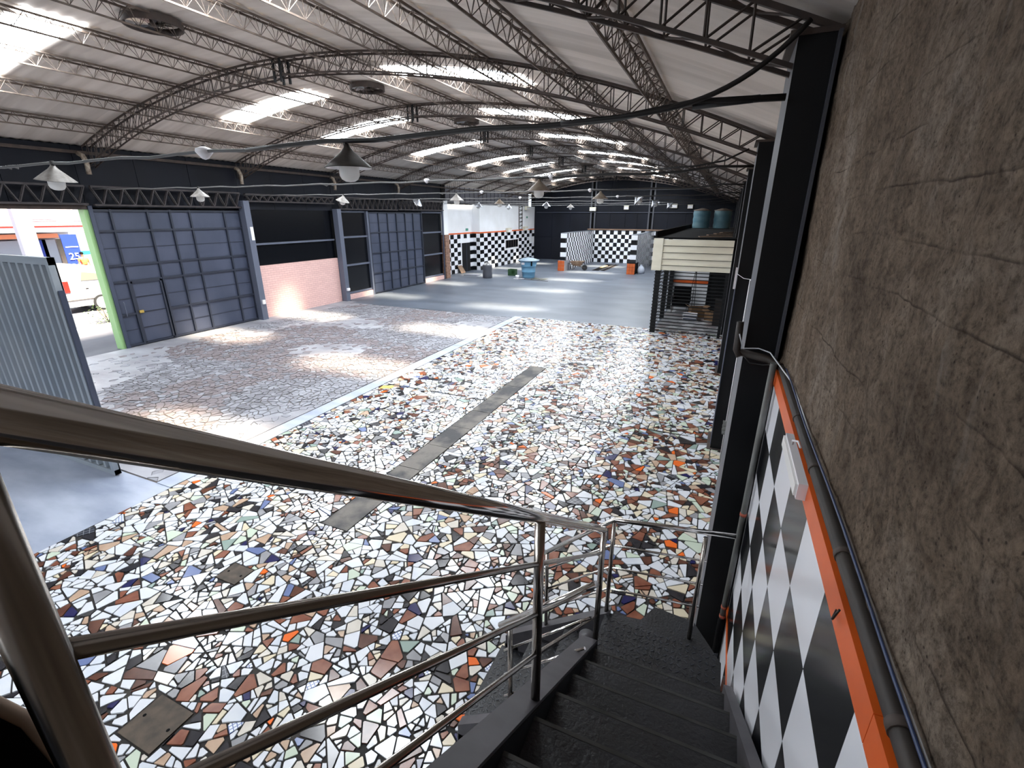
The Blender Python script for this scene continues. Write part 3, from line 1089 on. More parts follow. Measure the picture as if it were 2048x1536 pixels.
def P(x, r):
    """point of the roof circle at horizontal x, radius r"""
    th = math.asin((x-AX)/RA)
    return AX+r*math.sin(th), AZ+r*math.cos(th)
def arch(first):
    y0 = 0
    t = thing('arch_truss', 'x', 'roof truss', (AX, 0, 0), 'arched roof trusses')
    xa, xb = -16.45, .24
    n = 60
    xs = [xa+(xb-xa)*i/n for i in range(n+1)]
    top = [P(x, RA-.015) for x in xs]
    bot = [P(x, RA-(.33+.17*max(0, (-9-x)/7.4)**1.5 if x < -9 else .31+.045*math.sin(PI*(x+9)/9.2)-.055*max(0, (x+4)/4.2)**2)) for x in xs]
    bot = [(x, AZ+math.sqrt((AZ-z)**2+(p-AX)**2-(x-AX)**2)) for x, (p, z) in zip(xs, bot)]
    ext = P(.45, RA-.015)
    for s in (-.1, .1):
        m = MB()
        m.beam((top[-1][0], y0+s, top[-1][1]), (ext[0], y0+s, ext[1]), .028, .034)
        for i in range(n):
            m.beam((top[i][0], y0+s, top[i][1]), (top[i+1][0], y0+s, top[i+1][1]), .028, .034)
        m.build('top_chord', rust_dark, t)
        m = MB()
        for i in range(n):
            m.beam((bot[i][0], y0+s, bot[i][1]), (bot[i+1][0], y0+s, bot[i+1][1]), .024, .028)
        m.build('bottom_chord', rust_dark, t)
        m = MB()
        for i in range(n):
            m.tube([(top[i][0], y0+s, top[i][1]), (bot[i][0], y0+s, bot[i][1])], .0085, 4)
            m.tube([(bot[i][0], y0+s, bot[i][1]), (top[i+1][0], y0+s, top[i+1][1])], .0085, 4)
        m.build('web_rod', rust_dark, t)
    m = MB()
    for i in range(0, n):
        s = .1 if i % 2 else -.1
        m.tube([(bot[i][0], y0+s, bot[i][1]), (bot[i+1][0], y0-s, bot[i+1][1])], .008, 4)
        m.tube([(top[i][0], y0+s, top[i][1]), (top[i+1][0], y0-s, top[i+1][1])], .008, 4)
    m.build('lacing_rod', rust_dark, t)
    for s in (-.09, .09):
        x, z = P(AX+s, RA)
        for d in (-.11, .11):
            MB().beam((x, y0+d, z-.02), (x, y0+d, z-.43), .03, .05, up=(1, 0, 0)).build('splice_bar', blackp, t)
    return t
A0 = arch(True)
A0.location.y = CY[0]+.16
A0['label'] = 'Arched lattice truss nearest the camera, dark against the roof top right'
for k in range(1, 9):
    a = dup(A0)
    a.location.y = CY[k]+.16
    a['label'] = '%s arched lattice roof truss counted from the stairs' % ORD[k].capitalize()

def purlin():
    t = thing('purlin', 'x', 'roof purlin', (AX, 0, AZ), 'lattice purlins along the hall')
    y0, y1, pitch = -1.0, 43.0, .3
    rt, rb = RA-.005, RA-.235
    dx = .085
    for s in (-dx, dx):
        MB().box(AX+s-.014, AX+s+.014, y0, y1, AZ+rt-.014, AZ+rt+.014).build('top_chord', rust, t)
    MB().box(AX-.012, AX+.012, y0, y1, AZ+rb-.012, AZ+rb+.012).build('bottom_chord', rust, t)
    n = int((y1-y0)/pitch)
    for s in (-dx, dx):
        m = MB()
        for i in range(n):
            y = y0+i*pitch
            m.tube([(AX+s, y, AZ+rt), (AX, y+pitch/2, AZ+rb), (AX+s, y+pitch, AZ+rt)], .007, 3)
        m.build('web_rod', rust, t)
    m = MB()
    for i in range(n):
        y = y0+i*pitch
        s = dx if i % 2 else -dx
        m.tube([(AX+s, y, AZ+rt), (AX-s, y+pitch, AZ+rt)], .007, 3)
    m.build('lacing_rod', rust, t)
    return t
P0 = purlin()
wherep = {-4: 'lowest on the left side of the roof', -3: 'at the left edge of the left skylights', -2: 'crossing the middle of the left skylights', -1: 'at the upper edge of the left skylights',
          0: 'along the crown of the roof', 1: 'at the upper edge of the right skylights', 2: 'crossing the middle of the right skylights', 3: 'at the lower edge of the right skylights',
          4: 'between right skylights and the eaves', 5: 'lowest on the right, near the columns'}
for k in range(-4, 6):
    o = P0 if k == -4 else dup(P0)
    o.rotation_euler = (0, k*TH, 0)
for o, k in zip([P0]+[x for x in D.objects if x.name.startswith('purlin.')], range(-4, 6)):
    o['label'] = 'Brown lattice purlin %s' % wherep[k]

# lattice beams over the bays of the left wall
def lattice_beam(ya, yb, z0, z1, label, pitch):
    t = thing('lattice_beam', label, 'beam', (-16.28, (ya+yb)/2, z0), 'lattice beams over the left bays')
    x = -16.28
    for z, nm in ((z0, 'bottom_chord'), (z1, 'top_chord')):
        MB().box(x-.05, x+.05, ya, yb, z-.025, z+.025).build(nm, rust_beam, t)
    n = max(2, round((yb-ya)/pitch))
    p = (yb-ya)/n
    for s in (-.035, .035):
        for i in range(n):
            y = ya+p*i
            m = MB()
            m.beam((x+s, y, z1), (x+s, y+p/2, z0), .03, .03)
            m.beam((x+s, y+p/2, z0), (x+s, y+p, z1), .03, .03)
            m.build('web_bar', rust_beam, t)
lattice_beam(-1.0, 3.4, 4.12, 4.6, 'Lattice beam on the left wall in the first bay by the camera', .4)
lattice_beam(3.5, 8.05, 4.14, 4.6, 'Lattice beam over the open gateway', .4)
lattice_beam(8.2, 12.75, 4.12, 4.6, 'Lattice beam over the closed steel gate', .4)
lattice_beam(12.98, 17.38, 4.34, 4.58, 'Shallow lattice beam over the pink brick bay', .36)
lattice_beam(17.62, 22.0, 4.12, 4.62, 'Lattice beam over the left half of the double door', .36)
lattice_beam(22.1, 26.6, 4.14, 4.66, 'Lattice beam over the right half of the double door', .36)
for k, y in enumerate((8.25, 12.9, 17.5, 22.1)):
    t = thing('drain_elbow', '%s short pale pipe elbow at the foot of a roof arch on the left wall' % ORD[k].capitalize(), 'pipe', (-16.2, y, 4.9), 'pipe elbows under the left eaves')
    MB().tube([(-16.3, y-.1, 5.42), (-16.2, y-.05, 5.36), (-16.16, y-.02, 5.2), (-16.18, y-.02, 4.9)], .06, 10).build('elbow', mat('zinc_pipe_%d' % k, (176, 166, 152), .4, metal=.3, col2=(120, 104, 90), scale=(14, 14, 14)), t, smooth=True)

# ================================================================ CABLES AND LAMPS
CZ = 4.53
for k in range(7):
    y = CY[k]-.02
    t = thing('power_cable', ('Thick cable across the hall nearest the camera, its near end in a black sleeve', 'Second cable across the hall from the camera',
              'Third cable across the hall', 'Fourth cable across the hall', 'Fifth cable across the hall', 'Sixth cable across the hall', 'Farthest cable across the hall')[k], 'cable', (-8, y, CZ), 'lamp cables strung across the hall')
    pts = []
    for i in range(33):
        x = -16.3+16.5*i/32
        f = (x+8)/8.2
        pts.append((x, y+.01*math.sin(i*1.7), CZ-.04*(1-f*f)+.012*math.sin(i*2.1)+(.05 if x > -.5 else 0)))
    MB().tube(pts, .017 if k == 0 else .016, 6).build('wire', cable_m, t, smooth=True)
    m = MB()
    m.tube([(x, yy-.02, zz+.004) for x, yy, zz in pts if x > (-4.5 if k == 0 else -3.6)], .019, 6)
    m.build('black_wire', cable_k, t, smooth=True)
    if k == 0:
        MB().tube([(-.33, y, CZ+.035), (.06, y, CZ+.05)], .022, 8).build('sleeve', cable_k, t, smooth=True)
    m = MB()
    for i in range(5):
        x = (-7.9 if k else -9.0)+.06*i
        m.tube([(x-.09, y-.02, CZ-.035), (x, y+.02, CZ-.07+.02*(i % 3)), (x+.09, y-.01, CZ-.03)], .008, 5)
    m.build('wire_splice', cable_m, t)
t = thing('hanging_cable', 'Thick black cable curving from the nearest roof truss down to the lamp cable', 'cable', (0, 3.62, 4.5))
MB().tube([(-1.2+1.46*q, 3.6+.03*q**6, 4.515+.03*q+.405*q**4.2) for q in [i/22 for i in range(23)]], .016, 8).build('cable_sheath', cable_k, t, smooth=True)
t = thing('hanging_cable', 'Thin black cable curving from the second truss down to its lamp cable', 'cable', (0, 8.24, 4.5))
MB().tube([(-1.4, 8.24, 4.56), (-.6, 8.24, 4.6), (-.2, 8.24, 4.66), (.1, 8.24, 4.8)], .014, 6).build('cable_sheath', cable_k, t, smooth=True)

def lamp_proto(name, shade):
    t = thing(name, 'x', 'lamp', (0, 0, CZ), 'hanging cone lamps')
    MB().tube([(0, 0, CZ+.01), (.01, 0, CZ-.03), (0, 0, CZ-.06)], .022, 8).build('hook', cable_k, t)
    MB().lathe([(.0, -.028), (.022, -.03), (.03, -.055), (.055, -.085), (.13, -.15), (.205, -.215), (.212, -.222), (.205, -.222), (.12, -.157), (.05, -.1), (0, -.1)], (0, 0, CZ), 28).build('lamp_shade', shade, t, smooth=True)
    MB().lathe([(.2, -.2225), (.12, -.161), (.05, -.104), (0, -.103)], (0, 0, CZ), 28).build('shade_lining', plastic_w, t, smooth=True)
    MB().lathe([(0, -.1), (.04, -.11), (.04, -.17), (0, -.17)], (0, 0, CZ), 16).build('lamp_holder', black_soft, t, smooth=True)
    MB().lathe([(.082, -.16), (.088, -.24), (.086, -.285), (.07, -.315), (.04, -.332), (0, -.337)], (0, 0, CZ), 20).build('glass_globe', opal, t, smooth=True)
    return t
protos = {'grey': lamp_proto('pendant_lamp', shade_grey), 'dark': lamp_proto('pendant_lamp', shade_dark),
          'brown': lamp_proto('pendant_lamp', shade_brown), 'alu': lamp_proto('pendant_lamp', shade_alu)}
used = set()
rown = ['nearest', 'second', 'third', 'fourth', 'fifth', 'sixth', 'seventh']
def lamp(k, x, kind, tilt=0):
    o = protos[kind]
    if kind in used:
        o = dup(o)
    used.add(kind)
    o.location = (x, CY[k]-.02, CZ-.02)
    o.rotation_euler = (0, tilt, random.uniform(0, 6) if not tilt else 0)
    pos = 'left' if x < -10 else 'middle' if x < -6 else 'right'
    if k == 0 and x < -6:
        pos = 'left'
    look = {'grey': 'Grey cone lamp', 'dark': 'Large dark cone lamp', 'brown': 'Dusty brown cone lamp', 'alu': 'Small shiny aluminium lamp'}[kind]
    o['label'] = '%s%s, %s one on the %s cable' % (look, ' hanging tilted' if abs(tilt) > .2 else '', pos, rown[k])
lamp(0, -3.2, 'dark')
lamp(0, -7.93, 'grey', .12)
lamp(1, -3.12, 'brown')
lamp(1, -11.93, 'grey')
lamp(2, -3.17, 'brown')
lamp(2, -7.42, 'grey')
lamp(2, -11.62, 'grey', .3)
lamp(3, -3.12, 'alu', -.8)
lamp(3, -8.2, 'brown')
lamp(3, -11.79, 'alu', .7)
lamp(4, -3.2, 'alu', -.75)
lamp(4, -7.94, 'alu', .1)
lamp(4, -11.45, 'alu', .3)
lamp(5, -3.1, 'alu', -.8)
lamp(5, -8.2, 'grey')
lamp(5, -11.9, 'alu', .2)
def sensor(k, x, lab, z=None):
    t = thing('motion_sensor', lab, 'sensor', (x, CY[k]-.02, CZ), 'small white domes on the lamp cables')
    c = (x, CY[k]-.02, CZ)
    q = 1 if k == 0 else .7
    MB().lathe([(.02*q, .02), (.075*q, .0), (.082*q, -.03*q), (.06*q, -.06*q), (.03*q, -.095*q), (0, -.105*q)], c, 14).build('dome', plastic_w, t, smooth=True)
    MB().tube([(x, c[1], CZ+.03), (x, c[1], CZ-.01)], .018, 8).build('clip', cable_k, t)
for k, x in ((0, -5.07), (1, -5.4), (1, -2.9), (2, -6.6), (2, -3.45), (3, -7.35), (3, -3.7), (5, -3.5)):
    sensor(k, x, 'Small white dome on the %s cable, %s one' % (rown[k], 'left' if x < -5 or (k == 0) else 'right') if not (k in (0, 5)) else 'Only small white dome on the %s cable' % rown[k])

for k, (x, y, r) in enumerate(((-9.15, 6.15, .43), (-8.7, 10.9, .42), (-8.6, 15.8, .42), (-8.7, 31.5, .42))):
    t = thing('roof_ventilator', '%s round metal ventilator in the crown of the roof' % ORD[k].capitalize(), 'ventilator', (x, y, 6.7), 'round roof ventilators')
    z = zarc(x, RA)-.02
    MB().lathe([(r, .04), (r, -.07), (r-.03, -.07), (r-.03, .03)], (x, y, z), 28).build('ring', rust_dark, t, smooth=True)
    m = MB()
    for i in range(10):
        a = 2*PI*i/10
        ca, sa, cb, sb = math.cos(a), math.sin(a), math.cos(a+.5), math.sin(a+.5)
        m.add([(x+.05*ca, y+.05*sa, z-.04), (x+(r-.04)*ca, y+(r-.04)*sa, z-.05), (x+(r-.04)*cb, y+(r-.04)*sb, z), (x+.05*cb, y+.05*sb, z-.0)], [(0, 1, 2, 3)])
    m.build('vane_wheel', stain_dull, t)
    MB().lathe([(0, -.06), (.07, -.055), (.07, .02)], (x, y, z), 14).build('hub', rust_dark, t, smooth=True)

# ================================================================ RIBBED GATE LEAF
t = thing('gate_leaf', 'Open slate-blue gate leaf of tall upright ribs at the left edge', 'gate', (-10.6, 3.5, 0))
x0, x1, zb, zt = -12.95, -8.31, .02, 3.34
MB().box(x0, x1, 3.53, 3.545, zb, zt).build('back_sheet', mat('gate_sheet', (26, 32, 42), .5), t)
rib_m = mat('ribbed_gate_paint', (150, 157, 163), .38, col2=(132, 142, 152), scale=(.8, .8, .8))
pr = .207
n = int((x1-x0-.3)/pr)
base = None
for i in range(n):
    x = x1-.17-pr*i
    if base is None:
        mb = MB()
        mb.extr([(x-.095, 3.53), (x-.062, 3.475), (x-.022, 3.475), (x+.002, 3.53)], 'y', 0, 0) if False else None
        prof = [(x-.125, 3.53), (x-.105, 3.47), (x-.045, 3.47), (x-.02, 3.53)]
        mb.prism(prof[::-1], zb+.09, zt-.1)
        base = mb.build('gate_rib', rib_m, t)
        bx = x
    else:
        inst(base, 'gate_rib', t, loc=(base.location.x-(bx-x), base.location.y, base.location.z))
for a, b, c, d in ((x0, x1, zt-.1, zt), (x0, x1, zb, zb+.08)):
    MB().box(a, b, 3.46, 3.54, c, d).build('frame_rail', rib_m, t)
for a in (x0, x1-.07):
    MB().box(a, a+.07, 3.455, 3.55, zb, zt).build('frame_stile', rib_m, t)
MB().box(x1, x1+.03, 3.47, 3.53, .9, 2.9).build('edge_strip', slate, t)

# ================================================================ STAIRCASE
STY, STZ, RUN, RISE = 2.376, 1.197, .288, .215
def nose(k):
    return STY-RUN*k, STZ+RISE*k
stair = thing('metal_staircase', 'Black steel staircase with polished rails going down from the camera', 'staircase', (0, 1.5, 0))
XL, XRt = -.44, .36
for k in range(8):
    y, z = nose(k)
    yb = y-RUN
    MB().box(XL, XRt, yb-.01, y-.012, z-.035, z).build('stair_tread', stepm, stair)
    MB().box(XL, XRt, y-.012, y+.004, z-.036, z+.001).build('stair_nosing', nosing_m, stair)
    MB().box(XL, XRt, y-.022, y-.012, z-RISE, z-.036).build('stair_riser', stair_shade_m, stair)
    # raised pattern of the plate
pf = MB().box(-.56, .43, -3.1, nose(7)[0]-RUN, nose(7)[1]+RISE-.04, nose(7)[1]+RISE).build('upper_platform', stepm, stair)
s0, s1 = nose(-.35), nose(8.2)
def stringer(xa, xb, label):
    m = MB()
    a = [(x, s0[0], s0[1]+dz) for x, dz in ((xa, -.26), (xb, -.26), (xb, .045), (xa, .045))]
    b = [(x, s1[0], s1[1]+dz) for x, dz in ((xa, -.26), (xb, -.26), (xb, .045), (xa, .045))]
    return m.hexa(a, b).build('stringer', stringm, stair)
stringer(-.545, -.44, '')
stringer(.355, .405, '')
ma_, mb_ = nose(-.35), nose(8.2)
MB().hexa([(x, ma_[0]-.01, ma_[1]+dz) for x, dz in ((-.441, -.26), (-.434, -.26), (-.434, .03), (-.441, .03))], [(x, mb_[0], mb_[1]+dz) for x, dz in ((-.441, -.26), (-.434, -.26), (-.434, .03), (-.441, .03))]).build('stringer_shade', stair_shade_m, stair)  # added dark plate, paints shade onto the stringer's inner side
LZ = .985
MB().add([(x, y, z) for z in (LZ-.05, LZ) for x, y in ((-.475, 2.42), (.36, 2.42), (.36, 2.8), (.16, 3.1), (-.13, 3.13), (-.21, 2.96), (-.475, 2.92))],
         [tuple(range(6, -1, -1)), tuple(range(7, 14))]+[(i, (i+1) % 7, 7+(i+1) % 7, 7+i) for i in range(7)]).build('landing_plate', stepm, stair)
m = MB()
for (cx, cy, r) in ((-.28, 2.56, .016), (-.17, 2.53, .013), (.0, 2.54, .012), (.16, 2.55, .016)):
    m.lathe([(0, .003), (r, .002), (r, -.01)], (cx, cy, LZ), 10)
m.build('bolt_hole', black_soft, stair, kind='stuff')
m = MB()
random.seed(5)
for i in range(18):
    for j in range(9):
        x, y = -.45+.045*i, 2.46+.05*j
        if y > 2.9 and x < -.2:
            continue
        a = .7 if (i+j) % 2 else -.7
        m.beam((x-.012*math.cos(a), y-.012*math.sin(a), LZ+.0015), (x+.012*math.cos(a), y+.012*math.sin(a), LZ+.0015), .005, .004)
for k in range(3):
    z = LZ-.24*(k+1)
    xe = -.475-.29*k
    for i in range(6):
        for j in range(15):
            x, y = xe-.03-.045*i, 2.17+.05*j
            a = .7 if (i+j) % 2 else -.7
            m.beam((x-.012*math.cos(a), y-.012*math.sin(a), z+.0015), (x+.012*math.cos(a), y+.012*math.sin(a), z+.0015), .005, .004)
m.build('plate_pattern', mat('plate_lugs', (70, 72, 80), .4), stair, kind='stuff')
# lower flight to the left
for k in range(3):
    z = LZ-.24*(k+1)
    xe = -.475-.29*k
    MB().box(xe-.30, xe, 2.12, 2.9, z-.03, z).box(xe-.008, xe, 2.12, 2.9, z, z+.21).build('lower_tread', stepm, stair)
for y0, y1 in ((2.05, 2.12), (2.9, 2.97)):
    a = [(-.44, y, LZ+dz) for y, dz in ((y0, -.25), (y1, -.25), (y1, .03), (y0, .03))]
    b = [(-1.32, y, .36+dz) for y, dz in ((y0, -.25), (y1, -.25), (y1, .03), (y0, .03))]
    MB().hexa(a, b).build('lower_stringer', stringm, stair)
    MB().box(-1.33, -1.2, y0, y1, 0, .3).build('foot_post', stringm, stair)
MB().lathe([(.055, 0), (.055, 1.1), (0, 1.1)], (-.53, 2.55, 0), 16).build('newel_stub', stringm, stair, smooth=True)
MB().box(.2, .3, 2.5, 2.6, 0, LZ-.04).build('landing_leg', stringm, stair)
# main railing
rl = thing('railing', '', '', (-.46, 1.3, 2))
for q in ('label', 'category'):
    del rl[q]
rl.parent = stair
rl.location = Vector((-.46, 1.3, 2))-wloc(stair)
RX = -.46
def railz(y):
    return 3.764-.727*(y-.1375)
MB().tube([(RX, -.15, railz(-.15)), (RX, 2.5, railz(2.5))], .0215, 16).build('handrail', stain, rl, smooth=True)
MB().tube([(RX, .108, 2.5), (RX, .108, railz(.108)-.03)], .0185, 12).build('rail_post', stain_dull, rl, smooth=True)
for y, zb in ((1.3, 2.03), (2.5, 1.1)):
    MB().tube([(RX, y, zb), (RX, y, railz(y))], .019, 12).build('rail_post', stain_dull, rl, smooth=True)
for pts in ([(.11, 3.565), (1.29, 2.73), (2.5, 1.87)], [(.11, 3.365), (1.29, 2.5), (2.5, 1.62)], [(.11, 3.16), (1.29, 2.3), (2.5, 1.355)]):
    MB().tube([(RX, y, z) for y, z in pts], .0095, 8).build('rail_rod', stain_dull, rl, smooth=True)
MB().extr([(.03, 3.60), (.07, 3.545), (.088, 3.49), (.095, 3.43), (.098, 3.3), (.0, 3.3), (.0, 3.60)], 'x', -.51, -.49).build('end_plate', black_soft, rl)
MB().tube([(-.5, .03, 3.603), (-.5, .07, 3.548), (-.5, .09, 3.49), (-.5, .097, 3.43), (-.5, .1, 3.3)], .009, 10).build('bent_end', mat('scuffed_tube', (176, 152, 130), .6, metal=.2), rl, smooth=True)
# lower railing: far side, near side, and across the landing
lr = thing('lower_railing', '', '', (-.7, 2.5, 1))
for q in ('label', 'category'):
    del lr[q]
lr.parent = stair
lr.location = Vector((-.7, 2.5, 1))-wloc(stair)
T = lambda a, b, r, nm, mt: MB().tube([a, b], r, 10).build(nm, mt, lr, smooth=True)
yf, yn = 2.93, 2.09
MB().tube([(-.99, yf, 1.37), (-.47, yf, 1.835), (.32, yf+.05, 1.9)], .017, 10).build('handrail', stain, lr, smooth=True)
T((-.96, yf, .64), (-.97, yf, 1.38), .015, 'rail_post', stain_dull)
T((-.47, yf, LZ), (-.47, yf, 1.82), .016, 'rail_post', stain_dull)
T((.14, yf, LZ), (.14, yf, 1.87), .016, 'rail_post', stain_dull)
for z0, z1 in ((1.21, 1.61), (1.01, 1.41), (.80, 1.21)):
    MB().tube([(-.98, yf, z0), (-.475, yf, z1), (.17, yf+.02, z1+.06)], .0085, 8).build('rail_rod', stain, lr, smooth=True)
MB().tube([(-.99, yn, 1.44), (-.40, yn, 1.99)], .019, 12).build('handrail', stain, lr, smooth=True)
T((-.92, yn, .68), (-.92, yn, 1.48), .016, 'rail_post', stain_dull)
for a, b in (((-.96, yn, 1.24), (-.42, yn, 1.74)), ((-.96, yn, 1.03), (-.44, yn, 1.5)), ((-.96, yn, .83), (-.48, yn, 1.25))):
    T(a, b, .009, 'rail_rod', stain)

# ================================================================ PIPES AND FITTINGS ON THE RIGHT WALL
t = thing('vertical_pipe', 'Grey upright conduit pipe on the chequered wall beside the nearest column', 'pipe', (.39, 3.46, .5))
MB().tube([(.39, 3.43, 2.98), (.39, 3.46, 1.6), (.39, 3.52, .72)], .021, 10).build('conduit', pipe_m, t, smooth=True)
MB().tube([(.39, 3.52, .72), (.392, 3.525, .35)], .027, 10).build('black_boot', black_soft, t, smooth=True)
for y, z in ((3.455, 1.8), (3.51, .86), (3.515, .76)):
    MB().tube([(.39, y, z), (.39, y+.001, z-.025)], .024, 10).build('red_tape', mat('red_tape_%d' % int(z*100), (166, 84, 62), .6), t, smooth=True)
t = thing('wall_pipe', 'Brown dirty pipe running along the wall just above the orange band', 'pipe', (.41, 2, 2.95))
MB().tube([(.445, -2.5, 2.948), (.445, 3.47, 2.948)], .023, 12).build('pipe_run', pipe_b, t, smooth=True)
for y in (.9, 1.45, 2.0, 2.55):
    MB().tube([(.445, y-.012, 2.948), (.445, y+.012, 2.948)], .026, 12).build('pipe_clip', rust_dark, t, smooth=True)
MB().tube([(.435, 3.46, 2.952), (.37, 3.58, 2.965), (.19, 3.62, 2.985)], .026, 10).build('pipe_offset', pipe_b, t, smooth=True)
MB().tube([(.19, 3.6, 2.96), (.165, 3.62, 3.0), (.16, 3.63, 3.2)], .024, 10).build('pipe_elbow', pipe_b, t, smooth=True)
t = thing('wall_wire', 'Loose blue and white wires clipped along the brown pipe', 'wire', (.4, 2, 2.99))
m = MB()
pts = [(.452, y, 2.992+.006*math.sin(y*5.1)) for y in [-2.5+.25*i for i in range(24)]]
m.tube(pts[:-1]+[(.37, 3.55, 3.02), (.3, 3.6, 3.03), (.2, 3.6, 3.02), (.165, 3.6, 3.12)], .0042, 6)
m.build('white_wire', mat('white_wire', (206, 210, 216), .45), t, smooth=True)
m = MB().tube([(.444, y, 2.997+.007*math.sin(y*4.3+1)) for y in [-2.5+.25*i for i in range(24)]], .0042, 6)
m.build('blue_wire', mat('blue_wire', (44, 60, 96), .4), t, smooth=True)
MB().tube([(.2, 3.6, 2.98), (.26, 3.6, 2.92), (.34, 3.58, 2.92), (.39, 3.5, 2.95)], .004, 6).build('black_wire', cable_k, t, smooth=True)
MB().tube([(.418, 1.30, 2.87), (.405, 1.27, 2.86), (.40, 1.25, 2.88), (.405, 1.24, 2.92)], .003, 6).build('loose_end', cable_k, t, smooth=True)
MB().tube([(.40, 2.12, 2.98), (.395, 2.16, 2.99), (.385, 2.22, 2.965), (.39, 2.24, 2.94)], .0045, 6).build('loop_end', plastic_w, t, smooth=True)
t = thing('tube_light', 'White strip light fixed over the orange band near the camera', 'light fixture', (.4, 2.1, 2.9))
MB().box(.385, .418, 1.92, 2.42, 2.845, 2.915).build('housing', plastic_w, t)
MB().box(.375, .386, 1.93, 2.41, 2.855, 2.905).build('diffuser', plain_globe, t)
t = thing('tube_light', 'White upright strip light on the second column', 'light fixture', (.2, 8.27, 2.98))
MB().box(.175, .205, 8.25, 8.3, 2.815, 3.14).build('housing', plastic_w, t)
MB().tube([(.2, 8.25, 3.05), (.3, 8.1, 3.0), (.4, 8.0, 3.0)], .004, 5).build('lead', plastic_w, t)
MB().box(.202, .215, 8.27, 8.3, .1, 2.82).build('conduit_strip', slate_light, t)
for k, (y, lab) in enumerate(((5.6, 'between the first and second columns'), (7.6, 'just before the second column'))):
    pass
t = thing('conduit_bundle', 'Two pale conduits down the wall behind the nearest column', 'pipe', (.4, 7.9, 0))
for dy in (0, .16):
    MB().tube([(.40, 7.8+dy, 0.02), (.40, 7.85+dy, 3.0)], .022, 8).build('conduit', plastic_w if dy else pipe_m, t, smooth=True)
for z in (.55, .62, .69):
    MB().box(.34, .42, 7.76, 7.99, z-.008, z+.008).build('pipe_clip', pipe_m, t)
# hatch and drain in the mosaic
for (x0, x1, y0, y1), lab in zip(HATCH, ('Brown square floor hatch among the tiles near the stairs', 'Worn concrete drain patch with a hole among the tiles')):
    t = thing('floor_hatch', lab, 'drain cover', ((x0+x1)/2, (y0+y1)/2, 0))
    MB().box(x0+.008, x1-.008, y0+.008, y1-.008, 0.001, .012).build('cover', mat('hatch_%d' % int(-x0*10), (84, 72, 60), .7, col2=(60, 52, 44), scale=(9, 9, 9)), t)
    for dx in (.06, x1-x0-.06):
        MB().lathe([(0, .0145), (.013, .0135), (.015, .011)], (x0+dx, (y0+y1)/2, 0), 10).build('screw', black_soft, t)

# ================================================================ BARRED CABIN
t = thing('barred_cabin', 'Cabin of horizontal black bars under a cream ribbed fascia by the right wall', 'cabin', (-.9, 19, 0))
CX0, CX1, CY0, CY1 = -2.1, .20, 16.9, 21.9
BZ = 2.16
for x, y in ((CX0, CY0), (CX0, 19.5), (CX0, 21.8)):
    MB().box(x, x+.17, y, y+.13, .0, BZ+.0).build('corner_post', blackp, t)
MB().box(.1, .19, CY0, CY0+.1, 0, BZ).build('corner_post', blackp, t)
nb = 19
for i in range(nb):
    z = .1+i*(BZ-.15)/(nb-1)
    MB().box(CX0-.02, .2, CY0-.012, CY0+.012, z-.014, z+.014).build('front_bar', blackp, t)
    MB().box(CX0+.0, CX0+.022, CY0, CY1, z-.011, z+.011).build('side_bar', blackp, t)
MB().box(CX0-.14, CX0+.17, CY0-.09, CY0+.02, BZ, 3.19).build('fascia_corner', cream, t)
fz = [BZ, 2.35, 2.55, 2.76, 2.975, 3.19]
for a, b in zip(fz, fz[1:]):
    MB().box(CX0+.17, .2, CY0-.05, CY0+.0, a+.012, b-.03).build('fascia_rib', cream, t)
    if b < 3.1:
        MB().box(CX0+.15, .2, CY0-.09, CY0-.03, b-.008, b+.02).build('fascia_bead', cream, t)

MB().box(CX0+.1, .2, CY0+.02, CY0+.05, BZ, 3.16).build('fascia_backing', black_soft, t)

# the rooms behind the cabin
cr = empty_struct('ceiling', 'flat black roof of the cabin and rooms by the right wall', (-.9, 25, 3.2))
rm = empty_struct('wall_right', 'white room front with an orange band at the back of the cabin', (-.9, 22, 0))
MB().box(CX0-.1, .43, CY0, 33, 3.17, 3.22).build('flat_roof', black_soft, cr)
MB().box(CX0-.12, CX0-.06, CY0+.02, 33, 3.22, 3.4).build('roof_kerb', black_soft, cr)
MB().box(-2.1, -.5, 22, 22.1, 0, 3.17).build('room_front', white_paint, rm)
MB().box(-2.1, -2.0, 22.1, 33, 0, 3.17).build('room_side', navy, rm)
MB().box(-2.1, .43, 32.9, 33, 0, 3.17).build('room_end', navy, rm)
MB().box(-2.08, -.52, 21.97, 22, 1.14, 1.26).build('orange_band', orange, rm)
MB().box(.3, .42, 21.97, 22, 1.14, 1.26).build('orange_band', orange, rm)
MB().box(.27, .43, 22, 22.1, 0, 3.17).build('room_front', white_paint, rm)
d5 = empty_struct('door_4', 'dark doorway at the back of the barred cabin', (-.1, 22, 0))
MB().box(-.5, .27, 22.05, 22.09, 0, 2.6).build('door_leaf', blackp, d5)
MB().box(-.42, .2, 22.02, 22.05, 1.95, 2.1).build('door_vent', mat('olive_vent', (60, 56, 46), .6), d5)
MB().box(-.52, -.46, 21.98, 22.06, 0, 2.6).build('door_frame', blackp, d5)
